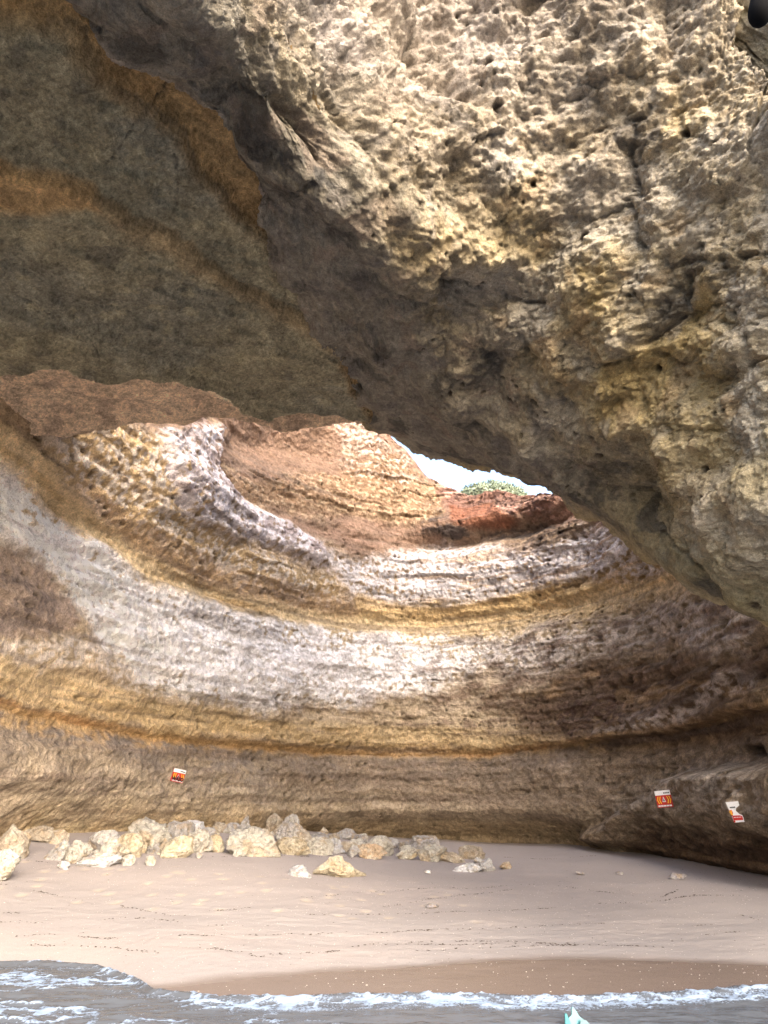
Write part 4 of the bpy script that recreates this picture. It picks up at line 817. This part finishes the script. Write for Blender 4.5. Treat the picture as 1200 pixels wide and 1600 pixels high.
def build_rock(i, x, y, z, w, h, colr, shape, label):
    V, Fc = ICO5 if w > .4 else ICO4 if w > .12 else ICO3
    V = V.copy(); r = np.random.default_rng(100+i); sd = 500+i*13
    # cut by random planes for broken faces
    for _ in range({'round': 12, 'knob': 14}.get(shape, 20)):
        d = r.normal(size=3); d /= np.linalg.norm(d); k = r.uniform(.45, .85) if shape != 'round' else r.uniform(.66, .92)
        e = V@d-k; V -= np.clip(e, 0, None)[:, None]*d*.92
    V = V*(1+.22*fbm(V+i*3.1, .9, 3, sd+11))[:, None]
    for _ in range({'round': 5, 'knob': 5}.get(shape, 9)):
        d = r.normal(size=3); d[2] = abs(d[2])*.8; d /= np.linalg.norm(d); k = r.uniform(.42, .72) if shape != 'round' else r.uniform(.6, .8)
        e = V@d-k; V -= np.clip(e, 0, None)[:, None]*d
    V /= np.abs(V).max(0)
    ax = V[:, 2].copy(); up = (ax+1)/2
    if shape in ('peak', 'layer'): t = 1-.80*up; V[:, 0] = V[:, 0]*t+.18*r.normal()*up; V[:, 1] *= t
    if shape == 'spike': t = 1-.88*up; V[:, 0] = V[:, 0]*t+.25*up; V[:, 1] *= t
    if shape == 'slab': V[:, 2] = np.clip(V[:, 2], -1, .62+.25*V[:, 0]*r.normal()*.6)
    if shape == 'tilt': V[:, 0] = V[:, 0]*(.72-.1*up)+.42*(up-.5)
    a, b = V[:, :2].min(0), V[:, :2].max(0); V[:, :2] = (V[:, :2]-(a+b)/2)/((b-a)/2)
    V[:, 2] = (V[:, 2]-V[:, 2].min())/np.ptp(V[:, 2])
    sink = .25*h
    w *= 1.02; h *= .88; sink = .25*h; S = V*[w/2, w/2*r.uniform(.75, 1.0), 1]; S[:, 2] = V[:, 2]*(h+sink)-sink
    Q = S+[i*7.7, 0, 0]; n = V-[0, 0, .45]; n /= np.linalg.norm(n, axis=1)[:, None]+1e-6
    q = w*.5
    amp = {'knob': 1.35, 'round': .6}.get(shape, .95)
    D = amp*(.24*q*fbm(Q, q*.9, 4, sd)+.17*q*fbm(Q, q*.4, 5, sd+3, .65, 'ridge'))
    if shape in ('knob',): f1, _, _ = worley(Q, q*.32, sd); D += .12*q*(.55-f1)
    if shape == 'column': D += .10*q*fbm(Q*[1, 1, .15], q*.22, 3, sd+5, .6, 'ridge')
    if shape == 'layer': D += .09*q*np.sin(S[:, 2]/h*19+3*fbm(Q, q, 2, sd))
    S = S+n*D[:, None]
    m = fbm(Q, q*.8, 4, sd+7); m2 = fbm(Q, q*.2, 3, sd+8)
    base = np.array(ROCK_COL[colr])*r.uniform(.64, .86)*[.95, 1, 1.18]
    C = np.broadcast_to(base, S.shape).copy()
    C += (np.array((.40, .28, .15))-C)*(sstep(.08, .4, m)*.5)[:, None]
    C += (np.array((.56, .53, .46))-C)*(sstep(.05, .4, -m+.3*m2)*.5)[:, None]
    C += (np.array((.28, .245, .20))-C)*(sstep(.15, .45, m2)*.5)[:, None]
    o = mesh_obj('boulder' if w > .35 else 'stone', S, Fc, MAT_BOULDER, None, C, smooth=False if shape in ('slab', 'peak', 'tilt', 'spike') and w > .3 else True)
    o.location = (x, y, z); o.rotation_euler = (0, 0, r.uniform(-.25, .25))
    return tag(o, label, 'rock', 'pale fallen rocks on the beach')

for i, rk in enumerate(ROCKS):
    x, y, z = rk[:3]
    build_rock(i, x, y+rk[3]*.3, max(float(sand_z(x, y+rk[3]*.3)), z-.02) if y < 20 else z, *rk[3:])

r_ = np.random.default_rng(77); RUBBLE = []
for k in range(44):                                     # small rubble wedged between the big rocks
    a = ROCKS[int(r_.integers(4, 43))]; q = ROCKS[min(int(r_.integers(4, 43)), 42)]
    t = r_.uniform(0, 1); x = a[0]+r_.normal()*.35; y = a[1]+r_.uniform(.05, .6)
    w = r_.uniform(.14, .34)
    o = build_rock(200+k, x, y, float(sand_z(x, y))+r_.uniform(-.02, .05), w, w*r_.uniform(.5, .9), ('pale', 'tan', 'grey', 'yellow')[k % 4], ('knob', 'peak', 'slab')[k % 3],
               'small %s rubble stone' % ('pale', 'tan', 'grey', 'yellowish')[k % 4])
    o['group'] = 'small rubble in the rock heap'; RUBBLE.append((o, a))

NEAR = {}
for o, a in RUBBLE: NEAR.setdefault(a[7], []).append(o)
for big, lst in NEAR.items():
    lst.sort(key=lambda q: q.location.x/q.location.y)
    short = big.split(',')[0].split()
    short = ' '.join(short[:next((k for k in (11, 10, 9, 8, 7, 6) if len(short) <= k or short[k] in ('in', 'of', 'right', 'left', 'near', 'behind', 'with', 'at', 'on', 'between', 'just', 'against', 'and')), 6)])
    while short.split()[-1] in ('right', 'left', 'the', 'of', 'in', 'front', 'row', 'on', 'top', 'heap', 'just') and len(short.split()) > 4: short = ' '.join(short.split()[:-1])
    for n_, o in enumerate(lst):
        side = '' if len(lst) == 1 else ('leftmost ', 'rightmost ')[n_] if len(lst) == 2 else ('leftmost ', 'middle ', 'rightmost ')[min(n_, 2)] if len(lst) == 3 else ('leftmost ', 'second ', 'third ', 'rightmost ')[min(n_, 3)]
        o['label'] = side+o['label'].replace('small ', '').replace('rubble stone', 'rubble')+' touching the '+short
# ================================================================ WARNING BOARDS
M_RED = plain('board_red', (.50, .035, .03), .45, .4); M_WHITE = plain('board_white', (.80, .81, .84), .45, .4, .06)
M_YEL = plain('board_yellow', (.90, .52, .03), .45, .4, .06); M_BLK = plain('board_black', (.02, .02, .025), .6, .3)
M_BACK = plain('board_metal', (.35, .35, .36), .5, .5); M_PINK = plain('board_pink', (.62, .36, .42), .5, .3)

def slab(name, pts, y0, y1, mat, parent):
    """flat plate: outline in the board's (x, z) plane, thickness along y"""
    n = len(pts); V = [(px, y0, pz) for px, pz in pts]+[(px, y1, pz) for px, pz in pts]
    me = bpy.data.meshes.new(name)
    me.from_pydata(V, [], [tuple(range(n))[::-1], tuple(range(n, 2*n))]+[(i, (i+1) % n, n+(i+1) % n, n+i) for i in range(n)])
    me.update(); me.materials.append(mat)
    bm = bmesh.new(); bm.from_mesh(me); bmesh.ops.recalc_face_normals(bm, faces=bm.faces); bm.to_mesh(me); bm.free()
    o = bpy.data.objects.new(name, me); COL.objects.link(o); o.parent = parent
    return o

def rect(x0, x1, z0, z1): return [(x0, z0), (x1, z0), (x1, z1), (x0, z1)]

def lettering(text, size, mat, parent, x, z, name='lettering', shear=0, bold=0):
    cu = bpy.data.curves.new(name, 'FONT'); cu.body = text; cu.size = size; cu.align_x = 'CENTER'; cu.extrude = .002; cu.offset = bold; cu.resolution_u = 2
    t = bpy.data.objects.new(name, cu); COL.objects.link(t)
    me = bpy.data.meshes.new_from_object(t.evaluated_get(bpy.context.evaluated_depsgraph_get()))
    bpy.data.objects.remove(t); bpy.data.curves.remove(cu)
    me.materials.clear(); me.materials.append(mat); me.name = name
    o = bpy.data.objects.new(name, me); COL.objects.link(o); o.parent = parent
    o.rotation_euler = (math.pi/2, 0, 0); o.location = (x, FRONT-.012, z)
    return o

FRONT = -.012
def chevron(parent, x, z, h, w, t, sgn):
    p = [(x, z+h/2), (x+t, z+h/2), (x+t+sgn*w, z), (x+t, z-h/2), (x, z-h/2), (x+sgn*w, z)]
    return slab('chevron', p, FRONT-.007, FRONT-.001, M_YEL, parent)

def board_root(su, sz, roll, name, label):
    P, c, s, nrm, Z, az = WALL
    i = int(np.argmin(np.abs(s-su))); j = int(np.argmin(np.abs(Z[i]-sz)))
    blk = P[max(i-5, 0):i+6, max(j-5, 0):j+6].reshape(-1, 3); d = np.array([nrm[i, 0], nrm[i, 1], 0])
    pos = P[i, j]+d*((blk-P[i, j])@d).max()
    du = P[i+5, j]-P[i-5, j]; dv = P[i, j+5]-P[i, j-5]; nn = np.cross(du, dv); nn /= np.linalg.norm(nn)
    if nn@d < 0: nn = -nn
    nn = nn*.92+d*.08; nn[2] = np.clip(nn[2], -.25, .15); nn /= np.linalg.norm(nn)
    o = empty(name, tuple(pos+d*.02))
    Yv = -Vector(nn); Zv = (Vector((0, 0, 1))-Vector((0, 0, 1)).dot(Yv)*Yv).normalized(); Xv = Yv.cross(Zv)
    M = Matrix((Xv, Yv, Zv)).transposed() @ Matrix.Rotation(roll, 3, 'Y')
    o.rotation_euler = M.to_euler()
    return tag(o, label, 'warning sign', 'warning boards fixed to the cave wall')

def warning_board(su, sz, roll, w, h, label, graffiti=False):
    b = board_root(su, sz, roll, 'warning_board', label); W = w/2
    sh = .10*h if graffiti else 0
    sk = lambda pts: [(px+sh*(pz/h), pz) for px, pz in pts]
    slab('board', sk(rect(-W, W, -h/2, h/2)), FRONT, 0, M_RED, b)
    slab('header_strip', sk(rect(-W, W, .22*h, h/2)), FRONT-.004, FRONT+.001, M_WHITE, b)
    for k in range(4): slab('header_mark', sk(rect(.06*w+.10*w*k, .14*w+.10*w*k, .31*h, .38*h)), FRONT-.007, FRONT-.003, M_BLK, b)
    for sgn, xs_ in ((-1, (-.36, -.22)), (1, (.20, .34))):
        for x0 in xs_: chevron(b, x0*w, -.06*h, .42*h, .07*w, .05*w, sgn)
    slab('triangle', [(-.11*w, -.18*h), (.11*w, -.18*h), (.0, .14*h)], FRONT-.006, FRONT-.001, M_WHITE if not graffiti else M_PINK, b)
    slab('falling_rock_mark', [(-.045*w, -.14*h), (.05*w, -.14*h), (.03*w, -.04*h), (0, .05*h), (-.02*w, -.05*h)], FRONT-.009, FRONT-.005, M_BLK, b)
    for k in range(5):
        x0 = -.44*w+.18*w*k; slab('footer_mark', rect(x0, x0+.15*w, -.45*h, -.36*h), FRONT-.006, FRONT-.001, M_WHITE, b)
    if graffiti: lettering('WASO', .44*h, M_BLK, b, -.02*w, -.40*h, 'graffiti', bold=.006)
    return b

warning_board(*SIGNS[0][0], math.radians(7), .47, .33, 'red warning board scrawled with black letters, alone on the left wall', True)
warning_board(*SIGNS[1][0], math.radians(-4), .42, .38, 'intact red and white warning board with yellow chevrons, on the right bulging rock')

def broken_board(su, sz, roll, w, h):
    b = board_root(su, sz, roll, 'broken_warning_board', 'broken red and white warning board with a bite missing, at the right edge'); W = w/2; H2 = h/2
    outline = [(-W, H2), (W, H2), (W, .30*h), (.36*w, .24*h), (.18*w, .18*h), (.08*w, .06*h), (.30*w, -.12*h), (.42*w, -.16*h), (W, -.20*h), (W, -H2), (-.30*w, -H2), (-.32*w, -.22*h), (-.40*w, .1*h)]
    slab('board', outline, FRONT, 0, M_WHITE, b)
    slab('lower_panel', [(-.28*w, -.16*h), (.30*w, -.17*h), (.49*w, -.21*h), (.49*w, -.40*h), (-.28*w, -.40*h)], FRONT-.005, FRONT-.001, M_RED, b)
    slab('side_panel', [(-.40*w, .10*h), (-.20*w, .12*h), (-.16*w, -.04*h), (-.24*w, -.16*h), (-.32*w, -.18*h)], FRONT-.005, FRONT-.001, M_RED, b)
    for k in range(2): slab('chevron', [(-.36*w+.10*w*k, .09*h), (-.31*w+.10*w*k, .10*h), (-.34*w+.10*w*k, -.01*h), (-.27*w+.07*w*k, -.13*h), (-.32*w+.07*w*k, -.12*h), (-.40*w+.11*w*k, -.01*h)], FRONT-.009, FRONT-.004, M_YEL, b)
    for k in range(4): slab('header_mark', rect(-.26*w+.11*w*k, -.18*w+.11*w*k, .20*h, .26*h), FRONT-.006, FRONT-.001, M_BLK, b)
    for k in range(5): slab('footer_mark', rect(-.20*w+.13*w*k, -.12*w+.13*w*k, -.27*h, -.24*h), FRONT-.008, FRONT-.004, M_WHITE, b)
    slab('badge', [(-.24*w+.07*w*math.cos(t), -.45*h+.045*h*math.sin(t)) for t in np.linspace(0, 2*math.pi, 12, endpoint=False)], FRONT-.006, FRONT-.001, M_RED, b)
    return b
broken_board(*SIGNS[2][0], math.radians(-5), .27, .38)

# ================================================================ SHRUB on the cliff top
def build_bush():
    bx, by, bz = BUSH; root = empty('shrub', (bx, by, bz-1.4))
    tag(root, 'low rounded green shrub on the cliff top, seen through the opening', 'shrub')
    V, Fc, C = [], [], []; r = np.random.default_rng(5)
    N = 9000
    th = r.uniform(0, 2*math.pi, N); ph = np.arccos(r.uniform(-.1, 1, N)); rad = r.uniform(.72, 1.0, N)
    d = np.stack([np.sin(ph)*np.cos(th), np.sin(ph)*np.sin(th), np.cos(ph)], -1)
    lump = 1+.22*fbm(d*1.0, .45, 3, 600)
    p = d*(rad*lump)[:, None]*[1.7, 1.3, 1.0]+[0, 0, 1.05]
    for k in range(N):
        u = r.normal(size=3); u /= np.linalg.norm(u); w = np.cross(u, d[k]); w /= np.linalg.norm(w)+1e-6; L = r.uniform(.05, .10)
        i = len(V); V += [p[k]-u*L, p[k]+w*L*.45, p[k]+u*L, p[k]-w*L*.45]; Fc.append((i, i+1, i+2, i+3))
        g = r.uniform(.7, 1.25); C += [np.array((.19, .23, .16))*g]*4
    m = rock_material('shrub_leaf', 1, .0, .6, .1, .3)
    tag(mesh_obj('foliage', np.array(V), np.array(Fc), m, root, np.array(C), smooth=False), kind='stuff')
    VV, FF = [], []
    for k in range(9):
        a = r.uniform(0, 6.28); e = np.array([.9*math.cos(a), .7*math.sin(a), 1.3]); n = 6; i = len(VV)
        for q, t in ((0, .06), (.5, .04), (1, .012)):
            for j in range(n): VV.append(e*q*[q, q, 1]+[t*math.cos(j*math.pi/3), t*math.sin(j*math.pi/3), -.3*(q == 0)])
        for q in range(2):
            for j in range(n): FF.append((i+q*n+j, i+q*n+(j+1) % n, i+q*n+n+(j+1) % n, i+q*n+n+j))
    mesh_obj('stem', np.array(VV), np.array(FF), plain('shrub_wood', (.12, .09, .06), .9), root)
build_bush()

# ================================================================ DRIFT LINES, SHELL BITS
def bits(name, pts, sizes, mat, label, category=None, flat=.35, seed=1):
    r = np.random.default_rng(seed); base = np.array([(1, 0, 0), (-1, 0, 0), (0, 1, 0), (0, -1, 0), (0, 0, 1), (0, 0, -.6)], float)
    fc = np.array([(0, 2, 4), (2, 1, 4), (1, 3, 4), (3, 0, 4), (2, 0, 5), (1, 2, 5), (3, 1, 5), (0, 3, 5)])
    n = len(pts); a = r.uniform(0, 6.28, n); ca, sa = np.cos(a), np.sin(a); el = r.uniform(.7, 2.2, n)
    B = base[None]*np.stack([sizes*el, sizes, sizes*flat], -1)[:, None]; B *= r.uniform(.6, 1.3, (n, 6, 1))
    R = B.copy(); R[..., 0] = B[..., 0]*ca[:, None]-B[..., 1]*sa[:, None]; R[..., 1] = B[..., 0]*sa[:, None]+B[..., 1]*ca[:, None]
    V = (R+pts[:, None]).reshape(-1, 3); Fa = (fc[None]+(np.arange(n)*6)[:, None, None]).reshape(-1, 3)
    return tag(mesh_obj(name, V, Fa, mat, None, smooth=False), label, category, kind='stuff')

def build_bits():
    r = np.random.default_rng(8); P, Sz = [], []
    for l in DRIFT:
        c, s = spline(l, max(30, int(np.linalg.norm(np.diff(np.array(l), axis=0), axis=1).sum()*60)))
        dens = fbm(np.stack([s, 0*s+l[0][0]*3, 0*s], -1), .5, 3, 700)
        for (x, y), q in zip(c, dens):
            if r.random() < .30+.9*q:
                P.append((x+r.normal()*.012, y+r.normal()*.02)); Sz.append(r.uniform(.005, .013)*(1+.03*y))
    for _ in range(700): P.append((r.uniform(-7, 8), r.uniform(9, 20))); Sz.append(r.uniform(.004, .011))
    P = np.array(P); z = sand_z(P[:, 0], P[:, 1])
    bits('seaweed', np.c_[P, z+.004], np.array(Sz), plain('dry_seaweed', (.055, .04, .03), .9), 'thin dark lines of dry seaweed scraps left along the sand')
    P = np.c_[r.uniform(-7.5, 8, 3200), r.uniform(8.2, 16, 3200)]
    d = np.hypot(P[:, 0], P[:, 1])-shore_r(np.clip(np.degrees(np.arctan2(P[:, 0], P[:, 1])), -36, 36)); P = P[d > .15]
    bits('shell_grit', np.c_[P, sand_z(P[:, 0], P[:, 1])+.003], np.random.default_rng(9).uniform(.003, .008, len(P)), plain('white_shell', (.68, .63, .57), .6), 'scattered white shell bits on the sand', seed=3)
build_bits()

# ================================================================ SCRAP in the water, dark tip overhead
def build_scrap():
    x, y, z = SCRAP; m = plain('turquoise_plastic', (.035, .17, .19), .4, .4, .08)
    root = empty('plastic_scrap', (x, y, z)); tag(root, 'small pale turquoise pointed plastic scrap floating at the bottom edge of the water', 'plastic scrap')
    slab('fin', [(-.075, -.06), (.12, -.06), (.10, .03), (.055, .06), (.03, .105), (.0, .13), (-.012, .075), (-.05, .045)], -.012, .012, m, root).rotation_euler = (-.25, 0, .1)
    slab('tab', [(-.11, -.05), (-.06, -.05), (-.055, .02), (-.085, .085), (-.10, .08)], -.03, -.018, m, root).rotation_euler = (-.2, .1, .35)
    slab('rim', [(.03, -.05), (.15, -.05), (.14, .0), (.10, .035), (.06, .04)], -.045, -.03, plain('pale_plastic', (.09, .15, .165), .5), root).rotation_euler = (-.4, 0, -.2)
build_scrap()

def build_tip():
    a, b = Vector(TIP[0]), Vector(TIP[1]); d = (b-a).normalized()
    bm = bmesh.new(); seg = 20; R = .014
    rings = [(R*math.sin(t), -R*math.cos(t)*1.2) for t in np.linspace(.05, math.pi/2, 8)]+[(R*1.02, .01), (R*1.05, .03), (R*1.05, .12)]
    prev = None
    q = d.to_track_quat('Z', 'Y')
    for rr, zz in rings:
        cur = [bm.verts.new(a+q @ Vector((rr*math.cos(2*math.pi*k/seg), rr*.85*math.sin(2*math.pi*k/seg), zz))) for k in range(seg)]
        if prev:
            for k in range(seg): bm.faces.new((prev[k], prev[(k+1) % seg], cur[(k+1) % seg], cur[k]))
        else: bm.faces.new(cur[::-1])
        prev = cur
    bm.faces.new(prev)
    me = bpy.data.meshes.new('black_tip'); bm.to_mesh(me); bm.free(); me.polygons.foreach_set('use_smooth', [True]*len(me.polygons)); me.materials.append(plain('black_rubber', (.004, .004, .005), .9, .1))
    o = bpy.data.objects.new('hanging_black_tip', me); COL.objects.link(o)
    tag(o, 'rounded black tip hanging into the top right corner, close to the viewer', 'rubber tip')
build_tip()
